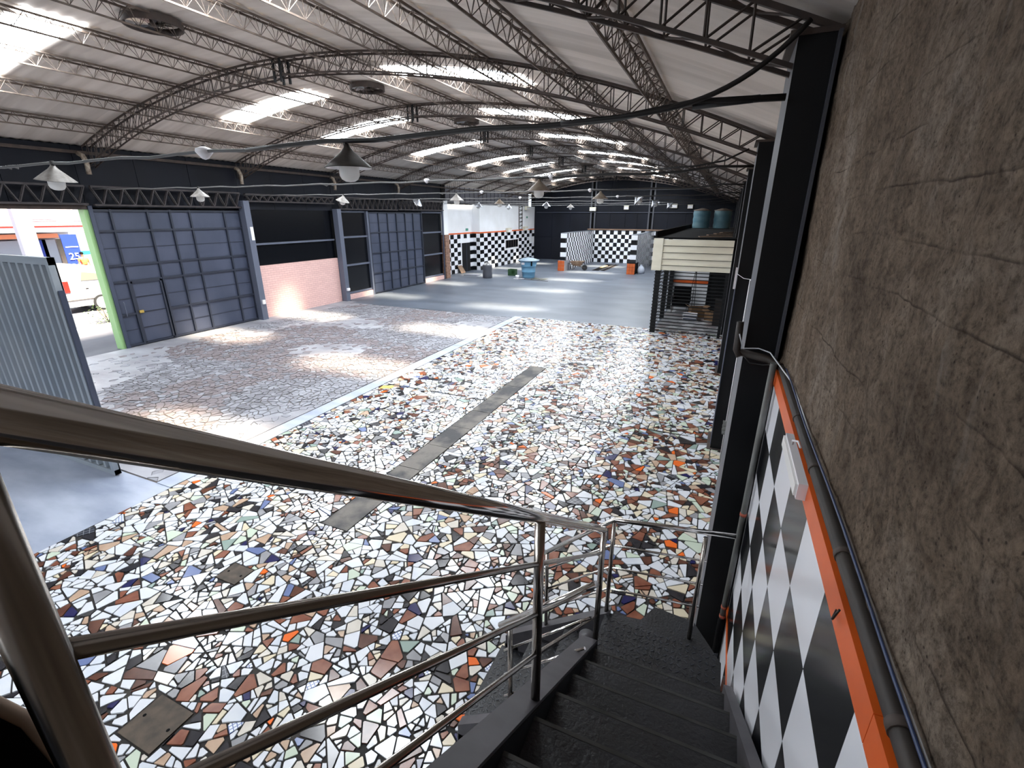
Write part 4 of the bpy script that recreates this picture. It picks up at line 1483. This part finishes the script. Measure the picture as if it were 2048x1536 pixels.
# contents
t = thing('armchair', 'Black padded chair at the back left inside the barred cabin', 'chair', (-1.45, 21.2, 0))
MB().box(-1.8, -1.15, 20.9, 21.5, .28, .48).build('seat', black_soft, t)
MB().box(-1.82, -1.12, 21.45, 21.6, .4, 1.05).build('backrest', black_soft, t)
for x in (-1.82, -1.17):
    MB().box(x, x+.07, 20.95, 21.5, .45, .66).build('armrest', black_soft, t)
    for y in (20.95, 21.45):
        MB().box(x+.01, x+.05, y, y+.04, 0, .3).build('leg', stain_dull, t)
def paper_block(x, y, lab):
    t = thing('tile_stack', lab, 'stack', (x, y, 0))
    for i in range(5):
        MB().box(x-.27+.02*(i % 2), x+.27-.015*(i % 3), y-.2, y+.2, .001+i*.055, .046+i*.055).build('pack', (plastic_w if i % 2 == 0 else slate_light), t)
paper_block(-.95, 19.7, 'Neat stack of white packs on the cabin floor')
def carton(x, y, z, sx, sy, sz, rz, lab, flaps=True):
    t = thing('cardboard_box', lab, 'box', (x, y, z), 'cardboard boxes in the cabin')
    th = .012
    t.rotation_euler = (0, 0, rz)
    def part(nm, a):
        o = MB().box(*a).build(nm, card)
        o.parent = t
        return o
    part('box_bottom', (-sx, sx, -sy, sy, .001, th))
    part('box_side', (-sx, -sx+th, -sy, sy, th, sz))
    part('box_side', (sx-th, sx, -sy, sy, th, sz))
    part('box_side', (-sx+th, sx-th, -sy, -sy+th, th, sz))
    part('box_side', (-sx+th, sx-th, sy-th, sy, th, sz))
    for s in (-1, 1):
        o = MB().hexa([(s*sx, -sy, sz-.01), (s*sx, sy, sz-.01), (s*sx, sy, sz), (s*sx, -sy, sz)],
                      [(s*(sx+.15), -sy, sz+.05), (s*(sx+.15), sy, sz+.05), (s*(sx+.15), sy, sz+.06), (s*(sx+.15), -sy, sz+.06)]).build('box_flap', card)
        o.parent = t
carton(-.75, 20.45, 0, .28, .22, .42, .3, 'Open cardboard box behind the white packs in the cabin')
carton(-.12, 19.95, 0, .26, .2, .34, -.5, 'Collapsed cardboard box with spread flaps beside the white packs')
t = thing('dark_cabinet', 'Dark low cabinet against the wall inside the cabin', 'cabinet', (.1, 19.3, 0))
MB().box(-.12, .34, 19.0, 19.6, 0, .95).build('body', mat('dark_cabinet', (26, 21, 18), .6), t)
MB().box(-.10, .32, 18.985, 19.0, .05, .9).build('door', mat('dark_cabinet_door', (36, 28, 24), .5), t)
t = thing('tripod_stand', 'Thin black tripod leaning before the white wall in the cabin', 'stand', (-1.1, 21.7, 0))
MB().tube([(-1.25, 21.6, 0), (-1.03, 21.75, 1.95)], .012, 6).build('leg', black_soft, t)
MB().tube([(-.92, 21.6, 0), (-1.03, 21.75, 1.95)], .012, 6).build('leg', black_soft, t)
MB().tube([(-1.06, 21.85, 0), (-1.03, 21.75, 1.95)], .012, 6).build('leg', black_soft, t)
MB().box(-1.06, -1.0, 21.72, 21.78, 1.93, 2.03).build('head', black_soft, t)
def ribbed_tank(x, y, z, lab):
    t = thing('water_tank', lab, 'tank', (x, y, z), 'teal water tanks on the cabin roof')
    prof = [(0, 0), (.44, 0)]
    for i in range(3):
        a = .31*i
        prof += [(.44+.005*i, a+.02), (.46+.005*i, a+.16), (.44+.005*i, a+.29)]
    prof += [(.43, .95), (0, .97)]
    MB().lathe(prof, (x, y, z), 28).build('tank_body', teal_plastic, t, smooth=True)
    MB().lathe([(.47, .93), (.47, .96), (.1, 1.06), (0, 1.06)], (x, y, z), 28).build('tank_lid', rust, t, smooth=True)
ribbed_tank(-1.55, 30.5, 3.22, 'Left teal ribbed water tank on the dark cabin roof')
ribbed_tank(-.45, 30.6, 3.22, 'Right teal ribbed water tank, in shade on the dark cabin roof')
for k in range(4):
    t = thing('roof_board', ('Nearest', 'Second', 'Third', 'Farthest')[k]+' loose brown board lying on the dark cabin roof', 'board', (-.3, 18+k, 3.22), 'loose boards on the cabin roof')
    MB().beam((-.9+.2*k, 17.6+1.6*k, 3.235), (.1, 18.0+1.7*k, 3.235), .16, .025).build('plank', wood_m, t)

# ================================================================ INSPECTION BAY AT THE BACK
bay = empty_struct('wall_bay_back', 'chequered low wall behind the inspection bay', (-8.5, 42.3, 0))
bayl = empty_struct('wall_bay_left', 'chequered left side wall of the inspection bay', (-11, 38, 0))
bayr = empty_struct('wall_bay_right', 'chequered right side wall of the inspection bay', (-5.9, 38, 0))
MB().box(-11.2, -10.82, 34.45, 42.3, 0, 2.63).build('wall_block', joint, bayl)
MB().box(-6.08, -5.7, 34.4, 42.3, 0, 2.6).build('wall_block', joint, bayr)
MB().box(-11.3, -2.2, 42.32, 42.95, 0, 2.7).build('wall_block', joint, bay)
checker(34.42, 42.3, -10.82, 'x', 2.64, 8, 'wall_tiles', bayl, tw=.33)
checker(-11.2, -10.8, 34.45, 'y', 2.64, 8, 'wall_tiles', bayl, tw=.4, face=-1)
checker(34.38, 42.3, -6.08, 'x', 2.61, 8, 'wall_tiles', bayr, tw=.33, face=-1)
checker(34.38, 42.3, -5.7, 'x', 2.61, 8, 'wall_tiles', bayr, tw=.33, face=1)
checker(-6.1, -5.68, 34.4, 'y', 2.61, 8, 'wall_tiles', bayr, tw=.42, face=-1)
checker(-11.3, -2.2, 42.32, 'y', 2.66, 8, 'wall_tiles', bay, tw=.33, face=-1, flip=1)
MB().box(-11.32, -2.2, 42.2, 43.0, 2.7, 2.78).build('ledge_board', wood_m, bay)
MB().box(-11.22, -10.8, 34.43, 42.3, 2.64, 2.67).build('coping', concrete, bayl)
MB().box(-6.1, -5.68, 34.38, 42.3, 2.61, 2.64).build('coping', concrete, bayr)
for x0, x1, y0, y1, lab in ((-11.28, -10.78, 34.2, 35.5, 'Orange tiled plinth at the foot of the left bay wall'), (-6.2, -5.64, 34.1, 35.4, 'Orange tiled plinth at the foot of the right bay wall')):
    t = thing('plinth', lab, 'plinth', ((x0+x1)/2, y0, 0), 'orange plinths of the inspection bay')
    MB().box(x0, x1, y0+.02, y1, 0, .74).build('core', black_soft if x0 > -8 else concrete_l, t)  # pale left core, black right core: lit and unlit sides painted in
    for i in range(3):
        for j in range(3):
            MB().box(x0+(x1-x0)*i/3+.006, x0+(x1-x0)*(i+1)/3-.006, y0, y0+.025, .74*j/3+.006, .74*(j+1)/3-.006).build('facing_tile', orange_tile, t)
for x, lab in ((-8.75, 'Left dark slot of the inspection pit in the floor'), (-8.2, 'Right dark slot of the inspection pit in the floor')):
    t = thing('inspection_pit', lab, 'pit', (x, 38, 0), 'inspection pit slots')
    wd = .22 if x < -8.5 else .1
    MB().box(x-wd, x+wd, 35.5, 40.6, .001, .012).build('pit_cover', black_soft, t)
    MB().box(x-wd-.05, x-wd, 35.5, 40.6, .001, .03).build('pit_rail', rust_dark, t)
    MB().box(x+wd, x+wd+.05, 35.5, 40.6, .001, .03).build('pit_rail', rust_dark, t)
t = thing('plank', 'Pale plank laid over the inspection pit', 'plank', (-8.75, 38, .02))
MB().box(-8.85, -8.6, 37.2, 38.9, .032, .07).build('board', mat('pale_plank', (206, 186, 140), .7), t)
# wheelbarrow
t = thing('wheelbarrow', 'Rusty wheelbarrow parked beside the left orange plinth', 'wheelbarrow', (-10.1, 35.3, 0))
wb = mat('rusty_tray', (112, 80, 60), .6, col2=(150, 130, 110), scale=(5, 5, 5))
vs = [(-10.62, 35.0, .62), (-9.6, 35.0, .66), (-9.6, 35.7, .66), (-10.62, 35.7, .62), (-10.4, 35.15, .34), (-9.85, 35.15, .32), (-9.85, 35.55, .32), (-10.4, 35.55, .34)]
MB().add(vs, [(4, 5, 6, 7), (0, 1, 5, 4), (1, 2, 6, 5), (2, 3, 7, 6), (3, 0, 4, 7)]).build('tray', wb, t)
for y in (35.1, 35.6):
    MB().tube([(-10.95, y, .58), (-10.3, y, .34), (-9.55, 35.35, .2)], .018, 8).build('handle', rust, t)
    MB().tube([(-10.3, y, .36), (-10.45, y, 0)], .018, 8).build('leg', rust, t)
MB().tube([(-9.55, 35.31, .2), (-9.55, 35.39, .2)], .2, 18).build('wheel', rubber, t)
MB().tube([(-9.55, 35.25, .2), (-9.55, 35.45, .2)], .025, 8).build('axle', rust, t)
t = thing('sack', 'Pale sack slumped beside the right orange plinth', 'sack', (-5.4, 35.2, 0))
MB().lathe([(.0, .0), (.22, .0), (.26, .12), (.24, .3), (.16, .46), (.07, .52), (.1, .58), (0, .6)], (-5.38, 35.2, 0), 14).build('bag', mat('pale_sack', (200, 206, 220), .7), t, smooth=True)

# ================================================================ THINGS ON THE FAR FLOOR
t = thing('water_tank', 'Sky-blue round water tank with a grey lid standing on the far floor', 'tank', (-11.75, 29.3, 0))
c = (-11.75, 29.55, 0)
MB().lathe([(0, 0), (.38, 0), (.40, .05), (.43, .36), (.45, .37), (.44, .41), (.47, .72), (.50, .73), (.49, .78), (.56, 1.05), (.58, 1.08), (.5, 1.08), (0, 1.04)], c, 36).build('tank_body', blue_plastic, t, smooth=True)
m = MB()
prof = [(.70, 1.08), (.71, 1.12), (.4, 1.22), (.12, 1.28), (0, 1.29)]
m.lathe(prof, c, 12)
m.build('tank_lid', lid_m, t)
for a in (2.3, 5.4):
    x, y = c[0]+.62*math.cos(a), c[1]+.62*math.sin(a)
    MB().box(x-.04, x+.04, y-.04, y+.04, .8, 1.12).build('strap', black_soft, t)
MB().box(c[0]-.28, c[0]-.08, c[1]-.545, c[1]-.52, .86, 1.0).build('label_patch', plastic_w, t)
t = thing('drum', 'Dark grey plastic drum with rubbish on top, left of the blue tank', 'drum', (-14.1, 28.2, 0))
c = (-14.12, 28.25, 0)
MB().lathe([(0, 0), (.29, 0), (.31, .04), (.31, .25), (.285, .45), (.31, .62), (.31, .80), (.29, .84), (0, .82)], c, 28).build('drum_body', drum_m, t, smooth=True)
m = MB()
for i in range(7):
    a = i*.9
    m.hexa([(c[0]+.2*math.cos(a)+dx, c[1]+.2*math.sin(a)+dy, .84) for dx, dy in ((-.06, -.06), (.06, -.06), (.06, .06), (-.06, .06))],
           [(c[0]+.1*math.cos(a)+dx, c[1]+.1*math.sin(a)+dy, .92+.03*(i % 3)) for dx, dy in ((-.04, -.05), (.05, -.04), (.04, .05), (-.05, .04))])
m.build('rubbish', mat('pale_rubbish', (176, 176, 176), .8), t, kind='stuff')
t = thing('crate', 'Small dark green crate between the drum and the blue tank', 'crate', (-13.15, 30.1, 0))
x0, x1, y0, y1 = -13.42, -12.9, 29.95, 30.35
for a in ((x0, x1, y0, y1, .001, .02), (x0, x0+.03, y0, y1, .02, .42), (x1-.03, x1, y0, y1, .02, .42), (x0+.03, x1-.03, y1-.03, y1, .02, .42), (x0+.03, (x0+x1)/2, y0, y0+.03, .02, .42), ((x0+x1)/2, x1-.03, y0, y0+.03, .02, .12), ((x0+x1)/2, x1-.03, y0, y0+.03, .36, .42)):
    MB().box(*a).build('crate_side', green_pl, t)
t = thing('bucket', 'Small white tub on the floor at the foot of the blue tank', 'tub', (-12.25, 28.9, 0))
MB().lathe([(0, 0), (.1, 0), (.12, .2), (.11, .2), (.09, .02), (0, .02)], (-12.25, 28.85, 0), 16).build('tub_body', plastic_w, t, smooth=True)
t = thing('rod', 'Long thin dark rod lying in front of the blue tank', 'rod', (-11.4, 28.6, 0))
MB().tube([(-12.3, 28.6, .015), (-9.9, 28.2, .015)], .014, 6).build('bar', rust_dark, t)
t = thing('rod', 'Short white rod lying left of the blue tank', 'rod', (-12.2, 28.5, 0))
MB().tube([(-12.35, 28.45, .02), (-11.7, 28.7, .02)], .02, 6).build('bar', plastic_w, t)
t = thing('branch', 'Dry twigs lying on the floor right of the blue tank', 'branch', (-10.9, 28.8, 0))
m = MB()
for i in range(26):
    x, y = -11.3+random.random()*.9, 28.55+random.random()*.5
    a = random.uniform(-.5, .6)
    m.tube([(x, y, .01+.02*random.random()), (x+.25*math.cos(a), y+.25*math.sin(a), .02+.08*random.random())], .006, 4)
m.build('twigs', mat('dry_twig', (108, 104, 78), .8), t, kind='stuff')
t = thing('board', 'Thin dark board lying flat by the chequered wall', 'board', (-15.6, 29.2, 0))
MB().box(-16.2, -15.2, 28.8, 29.4, .001, .03).build('sheet', slate, t)
t = thing('board', 'Brown board leaning on the chequered wall beside the dark door', 'board', (-17, 29.9, 0))
MB().hexa([(-16.85, 29.6, 0), (-16.85, 30.2, 0), (-16.82, 30.2, .02), (-16.82, 29.6, .02)], [(-17.16, 29.6, .5), (-17.16, 30.2, .5), (-17.14, 30.2, .52), (-17.14, 29.6, .52)]).build('sheet', wood_m, t)
def wall_lamp(x, y, z, sx, lab, axis='y'):
    t = thing('box_light', lab, 'light fixture', (x, y, z), 'white box lights')
    if axis == 'y':
        MB().box(x-sx, x+sx, y-.16, y, z-.2, z+.12).build('housing', cream, t)
        MB().box(x-sx+.03, x+sx-.03, y-.175, y-.16, z-.17, z+.02).build('lens', plastic_w, t)
    else:
        MB().box(x, x+.2, y-sx, y+sx, z-.16, z+.16).build('housing', cream, t)
        MB().box(x+.2, x+.215, y-sx+.04, y+sx-.04, z-.1, z+.03).build('lens', plastic_w, t)
wall_lamp(-11.12, 42.95, 4.43, .27, 'Cream box light on the left post of the back wall')
wall_lamp(-8.25, 43.05, 4.55, .2, 'Cream box light in the middle of the back wall')
wall_lamp(-4.45, 43.05, 4.66, .3, 'Cream box light right of the right post on the back wall')
wall_lamp(-3.15, 43.05, 4.62, .2, 'Rightmost box light on the back wall')
wall_lamp(-16.58, 40.9, 4.45, .3, 'Box light high on the white annexe wall', 'x')
wall_lamp(-16.58, 37.0, 2.72, .35, 'Left box light over the orange band of the annexe', 'x')
wall_lamp(-16.58, 40.6, 2.78, .35, 'Right box light over the orange band of the annexe', 'x')
t = thing('switch_box', 'Small white box at the foot of the post beside the closed gate', 'box', (-16.1, 12.9, .7))
MB().box(-16.12, -16.06, 12.8, 12.92, .62, .78).build('case', plastic_w, t)
t = thing('switch_box', 'Small white box on the post between brick and dark side light', 'box', (-16.1, 17.5, .6))
MB().box(-16.12, -16.05, 17.42, 17.58, .5, .62).build('case', plastic_w, t)
t = thing('notice', 'White notice plate on the post beside the closed gate', 'notice', (-16.1, 12.95, 3))
MB().box(-16.12, -16.1, 12.84, 12.96, 2.98, 3.45).build('plate', plastic_w, t)
for y0, z0, lab in ((31.2, 2.9, 'Small green exit sign on the white annexe wall'), (41.2, 3.7, 'Small green sign beside the lattice post')):
    x = -17.19 if y0 < 32 else -16.61
    t = thing('wall_sign', lab, 'sign', (x, y0, z0))
    MB().box(x, x+.02, y0-.16, y0+.16, z0-.08, z0+.08).build('plate', mat('sign_green_%d' % int(y0), (80, 150, 130), .5), t)

# ================================================================ STREET OUTSIDE THE GATEWAY
st_ = struct(MB().box(-75, XW-1.2, -30, 44, -.3, -.02).box(XW-1.2, XW, -3.2, 27, -.3, -.001).build('ground', asphalt), 'grey street outside the open gateway')
struct(MB().box(-20.7, -20.4, -20, 40, -.02, .05).build('kerb', white_paint), 'pale kerb along the street')
# car
car = thing('car', 'White car with a red tail light outside the gateway', 'car', (-25, 12, 0))
wpaint = mat('white_car_paint', (206, 206, 210), .2, coat=.5)
prof = [(10.0, .35), (9.95, .75), (9.98, 1.25), (10.25, 1.8), (10.6, 1.92), (11.2, 1.90), (11.9, 1.76), (12.6, 1.45), (13.0, 1.2), (14.0, 1.02), (14.25, .8), (14.25, .35), (13.9, .25), (10.3, .25)]
MB().extr(prof, 'x', -26.0, -24.3).build('body', wpaint, car)
win_m = mat('car_glass', (120, 116, 108), .1)
MB().hexa([(-24.31, 11.0, 1.28), (-24.31, 11.95, 1.25), (-24.31, 11.75, 1.5), (-24.31, 11.1, 1.62)], [(-24.28, 11.0, 1.28), (-24.28, 11.95, 1.25), (-24.28, 11.75, 1.5), (-24.28, 11.1, 1.62)]).build('side_window', win_m, car)
MB().hexa([(-24.31, 12.05, 1.25), (-24.31, 12.9, 1.2), (-24.31, 12.55, 1.4), (-24.31, 12.05, 1.56)], [(-24.28, 12.05, 1.25), (-24.28, 12.9, 1.2), (-24.28, 12.55, 1.4), (-24.28, 12.05, 1.56)]).build('side_window', win_m, car)
MB().box(-24.5, -24.27, 9.96, 10.55, .85, 1.3).build('tail_light', red_m, car)
MB().box(-24.31, -24.28, 10.0, 14.2, .5, .54).build('side_strip', stain_dull, car)
for y in (11.55, 13.6):
    w_ = thing('wheel', '', '', (-24.35, y, .32))
    for q in ('label', 'category'):
        del w_[q]
    w_.parent = car
    w_.location = Vector((-24.35, y, .31))-wloc(car)
    MB().tube([(-24.55, y, .31), (-24.26, y, .31)], .33, 24).build('tyre', rubber, w_)
    MB().tube([(-24.27, y, .31), (-24.24, y, .31)], .24, 20).build('rim', plastic_w, w_)
    MB().tube([(-26.0, y, .31), (-25.75, y, .31)], .33, 24).build('tyre', rubber, w_)
MB().box(-24.33, -24.285, 11.1, 11.2, .93, .97).build('fuel_flap', stain_dull, car)
# building across the street
b = thing('shop_building', 'Pale two-storey shop with orange and red bands across the street', 'building', (-43, 18, 0))
wall_o = mat('pale_facade', (178, 180, 186), .7)
MB().box(-50, -43, 2, 44, 0, 9).build('facade', wall_o, b)
win_o = mat('window_grey', (150, 158, 172), .3)
for i, y in enumerate((9.5, 12.3, 15.1, 18.2, 21.0, 23.8)):
    f = MB().box(-43.05, -42.97, y-.9, y+.9, 3.4, 4.8).build('window', white_paint, b)
    MB().box(-42.98, -42.94, y-.78, y+.78, 3.5, 4.7).build('pane', win_o, f).location -= Vector((0, 0, 0))
MB().box(-43, -40.5, 8, 19.6, 2.75, 3.05).build('canopy_fascia', plastic_w, b)
MB().box(-43, -40.45, 8, 19.6, 3.05, 3.13).build('red_edge', red_m, b)
MB().box(-42.6, -42.2, 8, 18.6, 2.32, 2.6).build('orange_fascia', mat('pale_orange', (236, 150, 112), .6), b)  # fascia in one even pale orange
for y in (10.0, 12.5, 16.0, 17.4, 18.3):
    MB().box(-43.02, -42.5, y-.55, y+.55, .3, 2.2).build('shop_display', win_o if y != 17.4 else sign_blue, b)
t = thing('canopy_pillar', 'Thick grey pillar before the shop across the street', 'pillar', (-36, 14.6, 0))
MB().box(-36.4, -36, 14.15, 14.9, 0, 6).build('shaft', mat('pillar_grey', (170, 170, 182), .7), t)
t = thing('price_sign', 'Tall blue price sign reading 25 and 20 across the street', 'sign', (-36, 16.4, 0))
MB().box(-36.1, -36, 15.95, 16.75, .3, 2.72).build('sign_board', sign_blue, t)
MB().box(-36.1, -35.98, 15.7, 15.93, .0, 2.5).build('sign_post', stain_dull, t)
MB().box(-36, -35.98, 16.05, 16.68, 1.98, 2.03).build('rule', plastic_w, t)
for s, z in (('25', 1.28), ('20', .66)):
    cu = D.curves.new('numeral', 'FONT')
    cu.body = s
    cu.size = .55
    cu.extrude = .01
    tmp = D.objects.new('numeral', cu)
    COL.objects.link(tmp)
    bpy.context.view_layer.update()
    me = bpy.data.meshes.new_from_object(tmp.evaluated_get(bpy.context.evaluated_depsgraph_get()))
    COL.objects.unlink(tmp)
    D.objects.remove(tmp)
    o = D.objects.new('numeral', me)
    me.materials.clear()
    me.materials.append(plastic_w)
    COL.objects.link(o)
    o.parent = t
    o.location = (.03, 16.08-16.4, z)
    o.rotation_euler = (PI/2, 0, PI/2)
# person
t = thing('person', 'Person in an orange shirt standing across the street', 'person', (-34.5, 16.05, 0))
def skinned(name, verts, edges, radii, m, parent):
    me = D.meshes.new(name)
    off = wloc(parent)
    me.from_pydata([tuple(Vector(v)-off) for v in verts], edges, [])
    me.materials.append(m)
    o = D.objects.new(name, me)
    COL.objects.link(o)
    o.parent = parent
    md = o.modifiers.new('skin', 'SKIN')
    for d, r in zip(me.skin_vertices[0].data, radii):
        d.radius = r if isinstance(r, tuple) else (r, r)
    me.skin_vertices[0].data[0].use_root = True
    o.modifiers.new('sub', 'SUBSURF').levels = 1
    o.modifiers['sub'].render_levels = 1
    return o
px, py = -34.5, 16.05
V = [(px, py, .95), (px, py, 1.2), (px, py, 1.42), (px, py, 1.5), (px, py, 1.6), (px, py, 1.7),
     (px, py-.19, 1.40), (px+.02, py-.25, 1.15), (px+.1, py-.22, .92), (px, py+.19, 1.40), (px+.02, py+.25, 1.15), (px+.1, py+.22, .92),
     (px, py-.1, .88), (px+.02, py-.1, .5), (px, py-.11, .08), (px+.14, py-.12, .05), (px, py+.1, .88), (px-.02, py+.1, .5), (px, py+.11, .08), (px+.14, py+.12, .05)]
E_ = [(0, 1), (1, 2), (2, 3), (3, 4), (4, 5), (2, 6), (6, 7), (7, 8), (2, 9), (9, 10), (10, 11), (0, 12), (12, 13), (13, 14), (14, 15), (0, 16), (16, 17), (17, 18), (18, 19)]
Rr = [.14, .14, .13, .055, .09, .085, .06, .045, .035, .06, .045, .035, .09, .06, .045, .04, .09, .06, .045, .04]
skinned('body', V, E_, Rr, skin_m, t)
skinned('shirt', [V[0], V[1], V[2], V[6], (px+.01, py-.23, 1.22), V[9], (px+.01, py+.23, 1.22)], [(0, 1), (1, 2), (2, 3), (3, 4), (2, 5), (5, 6)], [.16, .16, .15, .075, .065, .075, .065], tan_cloth, t)
skinned('trousers', [(px, py, .92), V[12], V[13], (px, py-.11, .15), V[16], V[17], (px, py+.11, .15)], [(0, 1), (1, 2), (2, 3), (0, 4), (4, 5), (5, 6)], [.15, .105, .075, .06, .105, .075, .06], navy_cloth, t)
MB().lathe([(.098, 1.66), (.095, 1.72), (.06, 1.785), (0, 1.8)], (px-.01, py, 0), 14).build('hair', black_soft, t, smooth=True)
# plants by the jamb
t = thing('shrub', 'Small leafy shrub outside beside the green gate jamb', 'plant', (-21.2, 10.1, 0))
m = MB()
for i in range(260):
    x, y, z = random.gauss(-21.3, .3), random.gauss(10.15, .3), abs(random.gauss(.25, .25))
    a, b_ = random.uniform(0, 6.3), random.uniform(-.6, .8)
    d = Vector((math.cos(a)*math.cos(b_), math.sin(a)*math.cos(b_), math.sin(b_)))*.1
    s = d.cross(Vector((0, 0, 1))).normalized()*.025
    p = Vector((x, y, z))
    m.add([p, p+d*.5+s, p+d, p+d*.5-s], [(0, 1, 2, 3)])
m.build('foliage', leaf_m, t, kind='stuff')
m = MB()
for i in range(6):
    a = i*1.1
    m.tube([(-21.3, 10.15, -.02), (-21.3+.25*math.cos(a), 10.15+.25*math.sin(a), .5)], .01, 5)
m.build('stem', wood_m, t)
t = thing('shop_sign', 'Small turquoise and red hanging signs right of the blue price sign', 'sign', (-40, 19.5, 2))
MB().box(-40.05, -40, 18.6, 19.6, 1.25, 1.5).build('turquoise_panel', mat('turquoise', (40, 190, 190), .5), t)
MB().box(-40.05, -40, 19.6, 20.4, 2.3, 2.75).build('red_panel', red_m, t)
MB().box(-40.08, -40.05, 19.4, 19.5, 0, 2.8).build('post', stain_dull, t)
